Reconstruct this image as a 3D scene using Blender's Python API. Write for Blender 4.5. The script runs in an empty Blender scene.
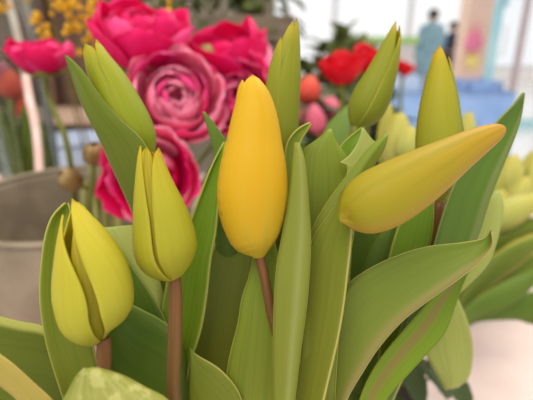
import bpy, bmesh, math, random
from mathutils import Vector, Matrix
random.seed(7)
PI = math.pi
sc = bpy.context.scene
COL = sc.collection

# ------------------------------------------------------------------ camera
F = 450.0
CAM = Vector((0, 0, 1.2))
TILT = math.radians(20)
FWD = Vector((0, math.cos(TILT), -math.sin(TILT)))
UP = Vector((0, math.sin(TILT), math.cos(TILT)))
RIGHT = Vector((1, 0, 0))
def P(x, y, d):
    return CAM + RIGHT * ((x - 266.5) / F * d) + UP * ((200 - y) / F * d) + FWD * d
cd = bpy.data.cameras.new('camera')
cam = bpy.data.objects.new('camera', cd); COL.objects.link(cam)
cam.location = CAM
cam.rotation_euler = (PI / 2 - TILT, 0, 0)
cd.sensor_width = 36; cd.lens = F / 533 * 36
cd.clip_start = 0.01; cd.clip_end = 200
cd.dof.use_dof = True
cd.dof.focus_distance = 0.157
cd.dof.aperture_fstop = cd.lens / 3.3
sc.camera = cam
TABLE_Z = 0.86

# ------------------------------------------------------------------ materials
MATS = {}
def srgb(r, g, b):
    f = lambda c: (c / 255 / 12.92) if c / 255 <= 0.04045 else ((c / 255 + 0.055) / 1.055) ** 2.4
    return (f(r), f(g), f(b), 1)
def newmat(name):
    m = bpy.data.materials.new(name); m.use_nodes = True
    nt = m.node_tree
    for n in list(nt.nodes): nt.nodes.remove(n)
    out = nt.nodes.new('ShaderNodeOutputMaterial')
    return m, nt, out
def N(nt, t, **kw):
    n = nt.nodes.new(t)
    for k, v in kw.items(): setattr(n, k, v)
    return n
def mixrgb(nt, fac, a, b):
    n = nt.nodes.new('ShaderNodeMix'); n.data_type = 'RGBA'
    for sock, v in ((n.inputs[0], fac), (n.inputs[6], a), (n.inputs[7], b)):
        if hasattr(v, 'links') or isinstance(v, bpy.types.NodeSocket): nt.links.new(v, sock)
        else: sock.default_value = v
    return n.outputs[2]
def math_node(nt, op, a, b=0.0, clamp=False):
    n = nt.nodes.new('ShaderNodeMath'); n.operation = op; n.use_clamp = clamp
    for sock, v in ((n.inputs[0], a), (n.inputs[1], b)):
        if isinstance(v, bpy.types.NodeSocket): nt.links.new(v, sock)
        else: sock.default_value = v
    return n.outputs[0]
def maprange(nt, v, a, b, c=0.0, d=1.0, smooth=True):
    n = nt.nodes.new('ShaderNodeMapRange')
    if smooth: n.interpolation_type = 'SMOOTHSTEP'
    nt.links.new(v, n.inputs[0])
    n.inputs[1].default_value = a; n.inputs[2].default_value = b
    n.inputs[3].default_value = c; n.inputs[4].default_value = d
    return n.outputs[0]

def blade_mat(name, stops, streak, rim=None, rim_w=0.06, bands=(), rough=0.45, transl=0.3, streak_n=16, streak_amt=0.38, spec=0.24, mottled=0.0, bump=0.15, k=0.74, des=0.0):
    """plant tissue: colour along the blade (stops), long streaks, pale margin, coloured bands across"""
    if name in MATS: return MATS[name]
    def tone(c):
        g = .3 * c[0] + .6 * c[1] + .1 * c[2]
        h = (1.08, 1.0, .62) if name.startswith('leaf') else (1.02, .98, .48) if name.startswith('petal') and k < 1 else (.80, .72, .42) if name.startswith('stem') else (1, 1, 1)
        e = des if name.startswith('leaf') else 0
        return tuple((x + (g - x) * e) * k * w for x, w in zip(c[:3], h)) + (1,)
    stops = [(p, tone(c)) for p, c in stops]; streak = tone(streak); rim = tone(rim) if rim is not None else None
    bands = [(a, b, s_, tone(c), f) for a, b, s_, c, f in bands]
    m, nt, out = newmat(name)
    uv = N(nt, 'ShaderNodeUVMap')
    sep = N(nt, 'ShaderNodeSeparateXYZ'); nt.links.new(uv.outputs[0], sep.inputs[0])
    u, v = sep.outputs[0], sep.outputs[1]
    oi = N(nt, 'ShaderNodeObjectInfo')
    comb = N(nt, 'ShaderNodeCombineXYZ')
    nt.links.new(math_node(nt, 'MULTIPLY', u, float(streak_n)), comb.inputs[0])
    nt.links.new(math_node(nt, 'MULTIPLY', v, 1.6), comb.inputs[1])
    nt.links.new(math_node(nt, 'MULTIPLY', oi.outputs['Random'], 50.0), comb.inputs[2])
    no = N(nt, 'ShaderNodeTexNoise'); no.inputs['Scale'].default_value = 1.0; no.inputs['Detail'].default_value = 4
    nt.links.new(comb.outputs[0], no.inputs['Vector'])
    ramp = N(nt, 'ShaderNodeValToRGB')
    els = ramp.color_ramp.elements
    while len(els) > 1: els.remove(els[0])
    els[0].position = stops[0][0]; els[0].color = stops[0][1]
    for p, c in stops[1:]:
        e = els.new(p); e.color = c
    wob = math_node(nt, 'ADD', v, math_node(nt, 'MULTIPLY', math_node(nt, 'SUBTRACT', no.outputs[0], 0.5), 0.25))
    nt.links.new(wob, ramp.inputs[0])
    fac = math_node(nt, 'MULTIPLY', maprange(nt, no.outputs[0], 0.42, 0.68), streak_amt)
    col = mixrgb(nt, fac, ramp.outputs[0], streak)
    if mottled:
        n2 = N(nt, 'ShaderNodeTexNoise'); n2.inputs['Scale'].default_value = 260; n2.inputs['Detail'].default_value = 3
        tc = N(nt, 'ShaderNodeTexCoord'); nt.links.new(tc.outputs['Object'], n2.inputs['Vector'])
        col = mixrgb(nt, math_node(nt, 'MULTIPLY', maprange(nt, n2.outputs[0], 0.5, 0.62), mottled), col, streak)
    for (c0, c1, soft, bc, amt) in bands:
        a = maprange(nt, u, c0 - soft, c0 + soft); b = maprange(nt, u, c1 - soft, c1 + soft, 1.0, 0.0)
        col = mixrgb(nt, math_node(nt, 'MULTIPLY', math_node(nt, 'MULTIPLY', a, b), amt), col, bc)
    if rim is not None:
        e = math_node(nt, 'MULTIPLY', math_node(nt, 'ABSOLUTE', math_node(nt, 'SUBTRACT', u, 0.5)), 2.0)
        col = mixrgb(nt, math_node(nt, 'MULTIPLY', maprange(nt, e, 1 - rim_w * 2, 1 - rim_w * 0.4), 0.85), col, rim)
    bs = N(nt, 'ShaderNodeBsdfPrincipled')
    nt.links.new(col, bs.inputs['Base Color'])
    bs.inputs['Roughness'].default_value = rough
    bs.inputs['Specular IOR Level'].default_value = spec
    bp = N(nt, 'ShaderNodeBump'); bp.inputs['Strength'].default_value = bump; bp.inputs['Distance'].default_value = 0.0006
    nt.links.new(no.outputs[0], bp.inputs['Height']); nt.links.new(bp.outputs[0], bs.inputs['Normal'])
    tr = N(nt, 'ShaderNodeBsdfTranslucent'); nt.links.new(col, tr.inputs['Color'])
    mx = N(nt, 'ShaderNodeMixShader'); mx.inputs[0].default_value = transl
    nt.links.new(bs.outputs[0], mx.inputs[1]); nt.links.new(tr.outputs[0], mx.inputs[2])
    nt.links.new(mx.outputs[0], out.inputs[0])
    MATS[name] = m
    return m

def plain(name, c, c2=None, scale=8, rough=0.6, metal=0.0, stretch=(1, 1, 1), bump=0.0, spec=0.4, lo=0.35, hi=0.65):
    if name in MATS: return MATS[name]
    m, nt, out = newmat(name)
    bs = N(nt, 'ShaderNodeBsdfPrincipled')
    bs.inputs['Roughness'].default_value = rough; bs.inputs['Metallic'].default_value = metal
    bs.inputs['Specular IOR Level'].default_value = spec
    if c2 is not None:
        tc = N(nt, 'ShaderNodeTexCoord'); mp = N(nt, 'ShaderNodeMapping'); mp.inputs['Scale'].default_value = stretch
        nt.links.new(tc.outputs['Object'], mp.inputs[0])
        no = N(nt, 'ShaderNodeTexNoise'); no.inputs['Scale'].default_value = scale; no.inputs['Detail'].default_value = 5
        nt.links.new(mp.outputs[0], no.inputs['Vector'])
        nt.links.new(mixrgb(nt, maprange(nt, no.outputs[0], lo, hi), c, c2), bs.inputs['Base Color'])
        if bump:
            bp = N(nt, 'ShaderNodeBump'); bp.inputs['Strength'].default_value = bump; bp.inputs['Distance'].default_value = 0.002
            nt.links.new(no.outputs[0], bp.inputs['Height']); nt.links.new(bp.outputs[0], bs.inputs['Normal'])
    else:
        bs.inputs['Base Color'].default_value = c
    nt.links.new(bs.outputs[0], out.inputs[0])
    MATS[name] = m
    return m

def glassmat(name, tint, rough=0.02, alpha=0.82):
    if name in MATS: return MATS[name]
    m, nt, out = newmat(name)
    t = N(nt, 'ShaderNodeBsdfTransparent'); t.inputs[0].default_value = tint
    g = N(nt, 'ShaderNodeBsdfGlossy'); g.inputs['Roughness'].default_value = rough
    lw = N(nt, 'ShaderNodeLayerWeight'); lw.inputs[0].default_value = 0.25
    mx = N(nt, 'ShaderNodeMixShader')
    nt.links.new(math_node(nt, 'MULTIPLY', lw.outputs['Fresnel'], 1 - alpha + 0.5, True), mx.inputs[0])
    nt.links.new(t.outputs[0], mx.inputs[1]); nt.links.new(g.outputs[0], mx.inputs[2])
    nt.links.new(mx.outputs[0], out.inputs[0])
    MATS[name] = m
    return m

# ------------------------------------------------------------------ helpers
def empty(name, loc, label, cat, group=None):
    o = bpy.data.objects.new(name, None); COL.objects.link(o)
    o.location = loc; o.empty_display_size = 0.02
    tag(o, label, cat, group)
    return o
def tag(o, label=None, cat=None, group=None, kind=None):
    if label: o['label'] = label
    if cat: o['category'] = cat
    if group: o['group'] = group
    if kind: o['kind'] = kind
    return o
def mesh_obj(name, verts, faces, mat, parent=None, uvs=None, origin=None, solid=0.0, smooth=True, sub=0, offset=0.0):
    """world-space verts; origin (or the parent's location) becomes the object's own origin"""
    o0 = Vector(origin) if origin is not None else (Vector(ORG[parent]) if parent is not None else Vector((0, 0, 0)))
    me = bpy.data.meshes.new(name)
    me.from_pydata([tuple(Vector(v) - o0) for v in verts], [], faces)
    if uvs is not None:
        lay = me.uv_layers.new(name='UVMap')
        for l in me.loops: lay.data[l.index].uv = uvs[l.vertex_index]
    me.polygons.foreach_set('use_smooth', [smooth] * len(me.polygons))
    me.update()
    if mat: me.materials.append(mat)
    o = bpy.data.objects.new(name, me); COL.objects.link(o)
    if parent is not None: o.parent = parent
    else: o.location = o0
    ORG[o] = o0
    if solid:
        md = o.modifiers.new('solid', 'SOLIDIFY'); md.thickness = solid; md.offset = offset
    if sub:
        md = o.modifiers.new('sub', 'SUBSURF'); md.levels = sub; md.render_levels = sub
    return o
class _Org(dict):
    def __missing__(self, o):
        return Vector((0, 0, 0)) if o is None else Vector(o.location)
ORG = _Org()

def cr(pts, n):
    """centripetal catmull-rom resample of tuples"""
    k = len(pts)
    ext = [tuple(2 * a - b for a, b in zip(pts[0], pts[1]))] + [tuple(p) for p in pts] + [tuple(2 * a - b for a, b in zip(pts[-1], pts[-2]))]
    T = [0.0]
    for a, b in zip(ext, ext[1:]):
        T.append(T[-1] + max(1e-6, math.sqrt(sum((x - y) ** 2 for x, y in zip(a, b)))) ** 0.5)
    S = [(0.5 * (T[i + 1] - T[1]) / (T[k] - T[1]) + 0.5 * i / (k - 1)) for i in range(k)]
    out = []
    for q in range(n):
        g = q / (n - 1); i = 0
        while i < k - 2 and S[i + 1] < g: i += 1
        f = (g - S[i]) / (S[i + 1] - S[i]); f = min(1, max(0, f))
        p = ext[i:i + 4]; t = T[i:i + 4]; x = t[1] + f * (t[2] - t[1])
        L = lambda A, B, a, b: tuple((b - x) / (b - a) * u + (x - a) / (b - a) * v for u, v in zip(A, B))
        A1, A2, A3 = L(p[0], p[1], t[0], t[1]), L(p[1], p[2], t[1], t[2]), L(p[2], p[3], t[2], t[3])
        out.append(L(L(A1, A2, t[0], t[2]), L(A2, A3, t[1], t[3]), t[1], t[2]))
    return out
def grid_faces(nr, nc, close=False):
    f = []
    for i in range(nr - 1):
        for j in range(nc - 1 if not close else nc):
            a = i * nc + j; b = i * nc + (j + 1) % nc
            f.append((a, b, b + nc, a + nc))
    return f

def leaf(parent, mat, rows, d0, d1, skew=0.0, bulge=3.0, name='leaf', base=True, n=30, nc=11, solid=0.0007, fold=0.0, label=None, wave=0.0, curl=0.0):
    """rows tip -> base: (xl,yl,xr,yr) in photo pixels; depth d0 (tip) to d1 (base); skew = depth right minus left (m);
    bulge px towards the viewer in the middle (negative: a channel); fold px of a V keel"""
    k = len(rows); full = []
    for i, r in enumerate(rows):
        d = d0 + (d1 - d0) * i / (k - 1) if not isinstance(d0, (list, tuple)) else d0[i]
        L = P(r[0], r[1], d - skew / 2); R = P(r[2], r[3], d + skew / 2)
        full.append(tuple(L) + tuple(R))
    if base and parent is not None:
        b = Vector(ORG[parent])
        full.append(tuple(b + Vector((-0.006, -0.003, 0.03))) + tuple(b + Vector((0.006, -0.003, 0.03))))
    rs = cr(full, n)
    V, UV = [], []
    ph = random.random() * 6
    for i, r in enumerate(rs):
        L = Vector(r[:3]); R = Vector(r[3:]); mid = (L + R) / 2
        vd = (CAM - mid).normalized()
        w = (R - L).length
        px = mid.length and (mid - CAM).length / F
        amp = min(1.0, w / (12 * px)) if px else 1
        for j in range(nc):
            u = j / (nc - 1)
            off = bulge * px * amp * (4 * u * (1 - u)) + fold * px * amp * (1 - abs(2 * u - 1))
            off += wave * px * amp * math.sin(ph + i * 0.55) * (2 * u - 1)
            off += curl * px * amp * (abs(2 * u - 1) ** 5)
            V.append(L.lerp(R, u) + vd * off); UV.append((u, 1 - i / (n - 1)))
    o = mesh_obj(name, V, grid_faces(n, nc), mat, parent, UV, solid=solid)
    if label: o['label'] = label
    return o

def tube(name, pts, rads, mat, parent=None, n=20, seg=12, origin=None, caps=True):
    """pts world points"""
    data = cr([tuple(p) + (r,) for p, r in zip(pts, rads)], n)
    V, UV = [], []
    prev = None
    for i, q in enumerate(data):
        p = Vector(q[:3]); a = Vector(data[max(0, i - 1)][:3]); b = Vector(data[min(n - 1, i + 1)][:3])
        t = (b - a).normalized()
        if prev is None:
            ref = Vector((1, 0, 0)) if abs(t.x) < 0.8 else Vector((0, 0, 1))
        else: ref = prev
        x = (ref - t * ref.dot(t)).normalized(); prev = x; y = t.cross(x)
        for j in range(seg):
            an = 2 * PI * j / seg
            V.append(p + (x * math.cos(an) + y * math.sin(an)) * q[3]); UV.append((abs(2 * j / seg - 1), 1 - i / (n - 1)))
    f = grid_faces(n, seg, True)
    if caps:
        f.append(tuple(range(seg - 1, -1, -1))); f.append(tuple(range((n - 1) * seg, n * seg)))
    return mesh_obj(name, V, f, mat, parent, UV, origin=origin)

def petal(parent, mat, axis, phi, span, ttip=1.0, rmul=1.0, swirl=0.0, lift=0.0, tipp=2.6, bdir=None, name='petal', nv=26, nu=15, solid=0.0006, tipq=0.52, label=None, tipbend=0.0, rib=0.0, dphi=0.0):
    """axis: rows (Vector point, radius) base -> tip; wraps the closed bud. phi degrees (0 = bdir, + = right)"""
    pts = cr([tuple(p) + (r,) for p, r in axis], 48)
    V, UV = [], []
    phi = math.radians(phi); span = math.radians(span)
    for i in range(nv):
        v = i / (nv - 1); t = v * ttip
        s = t * 47; a = min(int(s), 46); fr = s - a
        q = [x + (y - x) * fr for x, y in zip(pts[a], pts[a + 1])]
        c = Vector(q[:3]); r = max(q[3], 1e-4)
        T = (Vector(pts[min(47, a + 2)][:3]) - Vector(pts[max(0, a - 2)][:3])).normalized()
        B = bdir if bdir is not None else (CAM - c).normalized()
        B = (B - T * B.dot(T)).normalized(); Nn = T.cross(B)
        sv = 1.0 if v < 0.45 else max(0.0, 1 - ((v - 0.45) / 0.55) ** tipp) ** tipq
        sv = max(sv, 0.015)
        for j in range(nu):
            u = j / (nu - 1) * 2 - 1
            th = phi + math.radians(dphi) * v * v + u * span * sv
            rr = r * (rmul + swirl * u + rib * math.exp(-(u * 5) ** 2)) + lift * v * v
            rr *= 1 + tipbend * v ** 6
            V.append(c + (Nn * math.sin(th) + B * math.cos(th)) * rr)
            UV.append((0.5 + 0.5 * u * max(sv, 0.25) if v > 0.45 else 0.5 + 0.5 * u, v))
    o = mesh_obj(name, V, grid_faces(nv, nu), mat, parent, UV, solid=solid, offset=-1)
    if label: o['label'] = label
    return o

def bud_axis(rows, d, dtip=None):
    """rows base->tip (x,y,halfwidth px) at depth d"""
    k = len(rows)
    (xa, ya, ha), (xb, yb, hb) = rows[0], rows[1]
    rows = [(xa + (xa - xb) * .12, ya + (ya - yb) * .12, .3)] + rows; k += 1
    return [(P(x, y, d + ((dtip - d) * i / (k - 1) if dtip else 0)), h / F * d) for i, (x, y, h) in enumerate(rows)]

def lathe(name, prof, center, mat, parent=None, seg=48, smooth=True, sx=1.0, sy=1.0, solid=0.0, origin=None):
    V = []
    for r, z in prof:
        for j in range(seg):
            a = 2 * PI * j / seg
            V.append(Vector(center) + Vector((r * math.cos(a) * sx, r * math.sin(a) * sy, z)))
    return mesh_obj(name, V, grid_faces(len(prof), seg, True), mat, parent, solid=solid, smooth=smooth, origin=origin)

def box(name, lo, hi, mat, parent=None, bev=0.0, origin=None):
    x0, y0, z0 = lo; x1, y1, z1 = hi
    V = [(x0, y0, z0), (x1, y0, z0), (x1, y1, z0), (x0, y1, z0), (x0, y0, z1), (x1, y0, z1), (x1, y1, z1), (x0, y1, z1)]
    f = [(3, 2, 1, 0), (4, 5, 6, 7), (0, 1, 5, 4), (1, 2, 6, 5), (2, 3, 7, 6), (3, 0, 4, 7)]
    o = mesh_obj(name, V, f, mat, parent, smooth=False, origin=origin if (origin is not None or parent is not None) else ((x0 + x1) / 2, (y0 + y1) / 2, z0))
    if bev:
        b = o.modifiers.new('bev', 'BEVEL'); b.width = bev; b.segments = 2
    return o
def boxes(name, lst, mat, parent=None, bev=0.0, origin=None):
    V, Fc = [], []
    for lo, hi in lst:
        k = len(V); x0, y0, z0 = lo; x1, y1, z1 = hi
        V += [(x0, y0, z0), (x1, y0, z0), (x1, y1, z0), (x0, y1, z0), (x0, y0, z1), (x1, y0, z1), (x1, y1, z1), (x0, y1, z1)]
        Fc += [tuple(k + i for i in q) for q in [(3, 2, 1, 0), (4, 5, 6, 7), (0, 1, 5, 4), (1, 2, 6, 5), (2, 3, 7, 6), (3, 0, 4, 7)]]
    o = mesh_obj(name, V, Fc, mat, parent, smooth=False, origin=origin)
    if bev:
        b = o.modifiers.new('bev', 'BEVEL'); b.width = bev; b.segments = 2
    return o

# ------------------------------------------------------------------ plant materials
G_MID = srgb(142, 160, 62); G_DK = srgb(112, 138, 58); G_LT = srgb(166, 186, 92); G_YEL = srgb(176, 186, 66)
GRY = srgb(152, 166, 112)
leafA = blade_mat('leaf green', [(0, srgb(150, 158, 72)), (0.5, G_MID), (1, srgb(150, 178, 70))], G_DK, rim=srgb(205, 208, 130), rim_w=0.03)
leafB = blade_mat('leaf bright green', [(0, srgb(160, 168, 76)), (0.5, srgb(140, 176, 50)), (1, srgb(120, 168, 44))], srgb(112, 150, 42), rim=srgb(205, 212, 130), rim_w=0.05)
leafC = blade_mat('leaf blue green', [(0, srgb(128, 150, 72)), (0.5, srgb(114, 148, 66)), (1, srgb(116, 152, 68))], srgb(94, 130, 58), rim=srgb(170, 192, 116), rim_w=0.02)
leafO = blade_mat('leaf olive', [(0, srgb(146, 150, 68)), (0.6, srgb(140, 154, 64)), (1, srgb(146, 166, 70))], srgb(120, 136, 54), rim=srgb(224, 220, 150), rim_w=0.035)
leafP = blade_mat('leaf pale', [(0, srgb(176, 190, 112)), (0.6, srgb(190, 206, 132)), (1, srgb(196, 212, 146))], srgb(160, 184, 96), rim=srgb(214, 224, 170), rim_w=0.03)
leafG = blade_mat('leaf glaucous band', [(0, srgb(150, 160, 78)), (0.5, srgb(148, 160, 72)), (1, srgb(160, 176, 88))], srgb(132, 146, 62), rim=srgb(196, 200, 130), rim_w=0.02,
                  bands=[(0.56, 0.78, 0.12, srgb(172, 184, 128), 0.75)])
leafR = blade_mat('leaf pink margin', [(0, srgb(148, 152, 76)), (0.5, srgb(138, 160, 74)), (1, srgb(140, 170, 76))], srgb(126, 146, 66), rim=srgb(208, 206, 150), rim_w=0.012,
                  bands=[(0.86, 1.2, 0.10, srgb(182, 166, 130), 0.7)])
leafM = blade_mat('leaf brown midrib', [(0, srgb(150, 160, 60)), (0.5, srgb(140, 172, 54)), (1, srgb(136, 172, 58))], srgb(122, 156, 48), rim=srgb(170, 190, 90), rim_w=0.02,
                  bands=[(0.26, 0.52, 0.12, srgb(166, 140, 104), 0.75)])
leafW = blade_mat('leaf glaucous margin', [(0, srgb(120, 150, 66)), (0.5, srgb(112, 150, 66)), (1, srgb(108, 150, 70))], srgb(96, 134, 58), rim=srgb(172, 186, 130), rim_w=0.02,
                  bands=[(0.80, 1.2, 0.05, srgb(140, 160, 112), 0.8)])
leafT = blade_mat('leaf mottled tip', [(0, srgb(166, 174, 104)), (0.5, srgb(172, 178, 108)), (0.9, srgb(166, 176, 104)), (1, srgb(160, 182, 90))], srgb(208, 212, 160), rim=srgb(168, 200, 90), rim_w=0.02, mottled=0.9)
leafS = blade_mat('leaf straw', [(0, srgb(196, 180, 112)), (1, srgb(200, 186, 116))], srgb(180, 166, 92), rim=srgb(220, 206, 140), rim_w=0.05)
leafD = blade_mat('leaf deep green', [(0, srgb(108, 118, 40)), (0.5, srgb(112, 130, 40)), (1, srgb(128, 152, 46))], srgb(94, 112, 32), rim=srgb(190, 200, 100), rim_w=0.025)
leafE = blade_mat('leaf deep green pale edge', [(0, srgb(108, 118, 40)), (0.5, srgb(112, 130, 40)), (1, srgb(116, 136, 44))], srgb(94, 112, 32), bands=[(-0.3, 0.06, 0.025, srgb(200, 208, 130), 0.95)])
stemB = blade_mat('stem brown', [(0, srgb(142, 124, 78)), (0.6, srgb(144, 110, 78)), (1, srgb(146, 100, 76))], srgb(120, 88, 66), streak_n=8, transl=0.0)
stemG = blade_mat('stem green', [(0, srgb(130, 140, 66)), (1, srgb(140, 154, 70))], srgb(116, 126, 56), streak_n=8, transl=0.0)

petY = blade_mat('petal golden yellow', [(0, srgb(222, 196, 84)), (0.12, srgb(232, 198, 80)), (0.4, srgb(244, 198, 50)), (1, srgb(250, 204, 46))], srgb(240, 190, 48), rim=srgb(252, 214, 70), rim_w=0.03, streak_amt=0.5, rough=0.5, streak_n=10, transl=0.25, bump=0.1)
petYG = blade_mat('petal yellow with green flame', [(0, srgb(226, 194, 84)), (0.14, srgb(212, 190, 78)), (0.30, srgb(236, 198, 62)), (0.5, srgb(244, 196, 48)), (0.85, srgb(246, 200, 46)), (1, srgb(252, 212, 60))], srgb(240, 190, 44), rim=srgb(252, 214, 70), rim_w=0.02, streak_amt=0.5, rough=0.5, streak_n=10, transl=0.25, bump=0.1)
petC = blade_mat('petal pale lemon', [(0, srgb(216, 214, 124)), (0.3, srgb(214, 212, 96)), (0.7, srgb(220, 212, 84)), (0.95, srgb(236, 220, 78)), (1, srgb(240, 212, 80))], srgb(204, 202, 84), rim=srgb(230, 222, 110), rim_w=0.05, streak_amt=0.4, rough=0.5, bump=0.15)
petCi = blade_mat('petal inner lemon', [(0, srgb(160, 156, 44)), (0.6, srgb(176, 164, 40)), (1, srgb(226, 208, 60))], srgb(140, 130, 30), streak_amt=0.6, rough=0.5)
petB = blade_mat('petal lime', [(0, srgb(214, 208, 108)), (0.2, srgb(200, 196, 80)), (0.6, srgb(198, 196, 70)), (0.9, srgb(222, 208, 72)), (1, srgb(244, 206, 70))], srgb(186, 188, 66), rim=srgb(216, 206, 92), rim_w=0.05, streak_amt=0.4, rough=0.5, bump=0.15)
petD = blade_mat('petal green lime', [(0, srgb(170, 184, 70)), (0.5, srgb(172, 188, 56)), (0.85, srgb(190, 196, 56)), (0.97, srgb(226, 212, 70)), (1, srgb(240, 214, 80))], srgb(152, 172, 46), rim=srgb(206, 206, 84), rim_w=0.05, streak_amt=0.45, rough=0.5, bump=0.15, k=0.68)
petE = blade_mat('petal leafy green', [(0, srgb(160, 172, 74)), (0.5, srgb(166, 176, 66)), (0.85, srgb(182, 186, 66)), (0.96, srgb(226, 206, 74)), (1, srgb(244, 210, 80))], srgb(146, 160, 60), rim=srgb(198, 196, 96), rim_w=0.05, streak_amt=0.4, rough=0.5, bump=0.15, k=0.68)
petG = blade_mat('petal lime ochre tip', [(0, srgb(176, 184, 76)), (0.5, srgb(186, 188, 70)), (0.86, srgb(206, 196, 62)), (0.95, srgb(236, 200, 60)), (1, srgb(244, 200, 64))], srgb(172, 178, 62), rim=srgb(210, 202, 90), rim_w=0.05, streak_amt=0.4, rough=0.5, bump=0.15)
petH = blade_mat('petal amber flamed', [(0, srgb(184, 178, 60)), (0.35, srgb(194, 180, 62)), (0.62, srgb(206, 180, 68)), (0.85, srgb(228, 176, 78)), (1, srgb(232, 160, 70))], srgb(184, 172, 52), rim=srgb(234, 200, 110), rim_w=0.05, streak_amt=0.8, rough=0.5, streak_n=9, bump=0.12,
                 bands=[(0.72, 1.3, 0.16, srgb(220, 176, 112), 0.75)])

# ------------------------------------------------------------------ foreground tulips
def tulip(x, y, label, group='yellow tulips in the foreground bunch'):
    return empty('tulip', (x, y, TABLE_Z), label, 'tulip', group)
px = lambda n, d: n / F * d

# A: the yellow tulip
tA = tulip(0.005, 0.200, 'open golden yellow tulip, the most yellow bloom, upright in the middle of the bunch')
d = 0.160
axA = bud_axis([(260, 260, 2), (259, 254, 9), (256, 244, 22), (253.5, 230, 28.5), (252, 212, 33.5), (252, 192, 35.5), (253, 165, 33), (254, 142, 28), (254.5, 122, 24.3), (254, 104, 19.5), (251.8, 92, 15.8), (250.5, 84, 11.8), (249.5, 77, 7.5)], d)
petal(tA, petY, axA, 180, 80, 0.985, 0.96)
petal(tA, petY, axA, -125, 75, 0.98, 0.97)
petal(tA, petY, axA, 120, 75, 0.985, 0.97)
petal(tA, petY, axA, -60, 62, 0.975, 0.985, tipp=3)
petal(tA, petYG, axA, 26, 95, 1.0, 1.0, swirl=0.015, tipp=3.2)
tube('stem', [P(259, 254, d), P(264, 275, d), P(271, 312, d + .003), P(282, 355, d + .007), P(288, 400, d + .010), Vector(ORG[tA])], [px(5.2, d), px(4.8, d), px(4.8, d), px(5, d), .002, .003], stemB, tA)
leaf(tA, leafB, [(224, 142, 226, 142), (212, 165, 222, 165), (198, 200, 219, 200), (186, 232, 216, 232), (172, 262, 211, 258), (164, 295, 207, 295), (160, 330, 201, 330), (159, 365, 190, 365), (160, 400, 184, 400), (164, 450, 182, 450)],
     0.172, 0.170, bulge=-4, skew=-.002, curl=2)
leaf(tA, leafC, [(203, 112, 204.5, 112), (206, 122, 213, 122), (210, 136, 224, 138), (214, 152, 232, 155), (214, 180, 240, 185), (214, 230, 236, 230)], 0.182, 0.182, bulge=2)
leaf(tA, leafG, [(295, 142.5, 299, 142.5), (293, 157, 304, 157), (291, 180, 307, 180), (287.5, 205, 309, 205), (281, 240, 311, 236), (276, 270, 310, 268), (274, 300, 307.5, 300), (273, 350, 301, 350), (274, 400, 295, 400), (276, 450, 289, 450)],
     0.158, 0.153, bulge=2, skew=-.001)
leaf(tA, leafA, [(256, 240, 274, 240), (252, 262, 279, 262), (248, 280, 280, 280), (242, 297, 281, 297), (238, 322, 281, 322), (229, 358, 283, 360), (225, 388, 283, 390), (224, 440, 280, 440)], 0.168, 0.165, bulge=3)
leaf(tA, leafO, [(189, 348, 192, 352), (199, 356, 190, 400), (220, 369, 196, 425), (238, 390, 212, 440), (246, 415, 225, 450)], 0.162, 0.162, bulge=2)

# B: lime bud left of it
tB = tulip(-0.030, 0.190, 'slim lime bud with three separate pointed petal tips on a thick brown stem')
d = 0.150
axB = bud_axis([(174, 281, 3), (172.5, 276, 13), (170, 268, 23), (167, 257, 29.5), (165, 243, 31.3), (161.5, 220, 28.3), (157, 200, 23.5), (152.8, 178, 17.5), (150.3, 160, 13), (150, 146, 10)], d)
petal(tB, petB, axB, 170, 75, 0.97, 0.95)
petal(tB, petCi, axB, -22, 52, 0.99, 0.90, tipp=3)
petal(tB, petB, axB, 110, 65, 0.97, 0.96)
petal(tB, petB, axB, -78, 55, 1.0, 1.0, tipp=3, label='narrow left petal with a yellow tip')
petal(tB, petB, axB, 55, 70, 0.985, 1.015, swirl=-0.01, tipp=2.6)
tube('stem', [P(175, 276, d), P(175.5, 300, d), P(175, 340, d), P(174, 400, d + .003), Vector(ORG[tB])], [px(6, d), px(7, d), px(7.2, d), px(7, d), .003], stemB, tB)
leaf(tB, leafP, [(99, 228, 133, 225), (101, 236, 142, 236), (117, 256, 152, 262), (138, 284, 162, 285), (150, 305, 166, 305), (156, 340, 168, 340), (160, 400, 170, 400)], 0.176, 0.172, bulge=3, skew=.004)
leaf(tB, leafC, [(116, 246, 118, 248), (112, 272, 137, 274), (107, 300, 156, 302), (104, 330, 166, 322), (102, 370, 170, 362), (100, 420, 172, 420)], 0.170, 0.168, bulge=-3)
leaf(tB, leafC, [(112, 296, 100, 340), (131, 304, 104, 395), (146, 311.5, 125, 430), (160, 319, 150, 440), (176, 333, 172, 450)], 0.163, 0.162, bulge=2)

# C: left lower bud
tC = tulip(-0.060, 0.185, 'plump pale lemon bud with a deep crease, lowest and furthest left of the bunch')
d = 0.140
axC = bud_axis([(102, 342, 3), (99, 338, 14), (96, 330, 26), (94, 318, 33.5), (94, 300, 38), (92.5, 282, 37.5), (89, 263, 34), (82.5, 240, 25.5), (76.5, 219, 15.5), (71, 199, 5.5)], d)
petal(tC, petC, axC, 175, 80, 0.97, 0.95)
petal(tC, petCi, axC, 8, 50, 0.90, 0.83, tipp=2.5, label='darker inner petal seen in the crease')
petal(tC, petC, axC, 118, 60, 0.98, 0.96)
petal(tC, petC, axC, -68, 62, 0.93, 1.0, tipp=1.8, tipq=0.8, dphi=-10)
petal(tC, petC, axC, 82, 60, 1.0, 1.015, tipp=2.8, dphi=-72)
tube('stem', [P(104, 338, d), P(104, 355, d), P(103, 380, d), P(104, 420, d + .003), Vector(ORG[tC])], [px(6.5, d), px(7.5, d), px(7.5, d), px(7, d), .003], stemB, tC)
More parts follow.
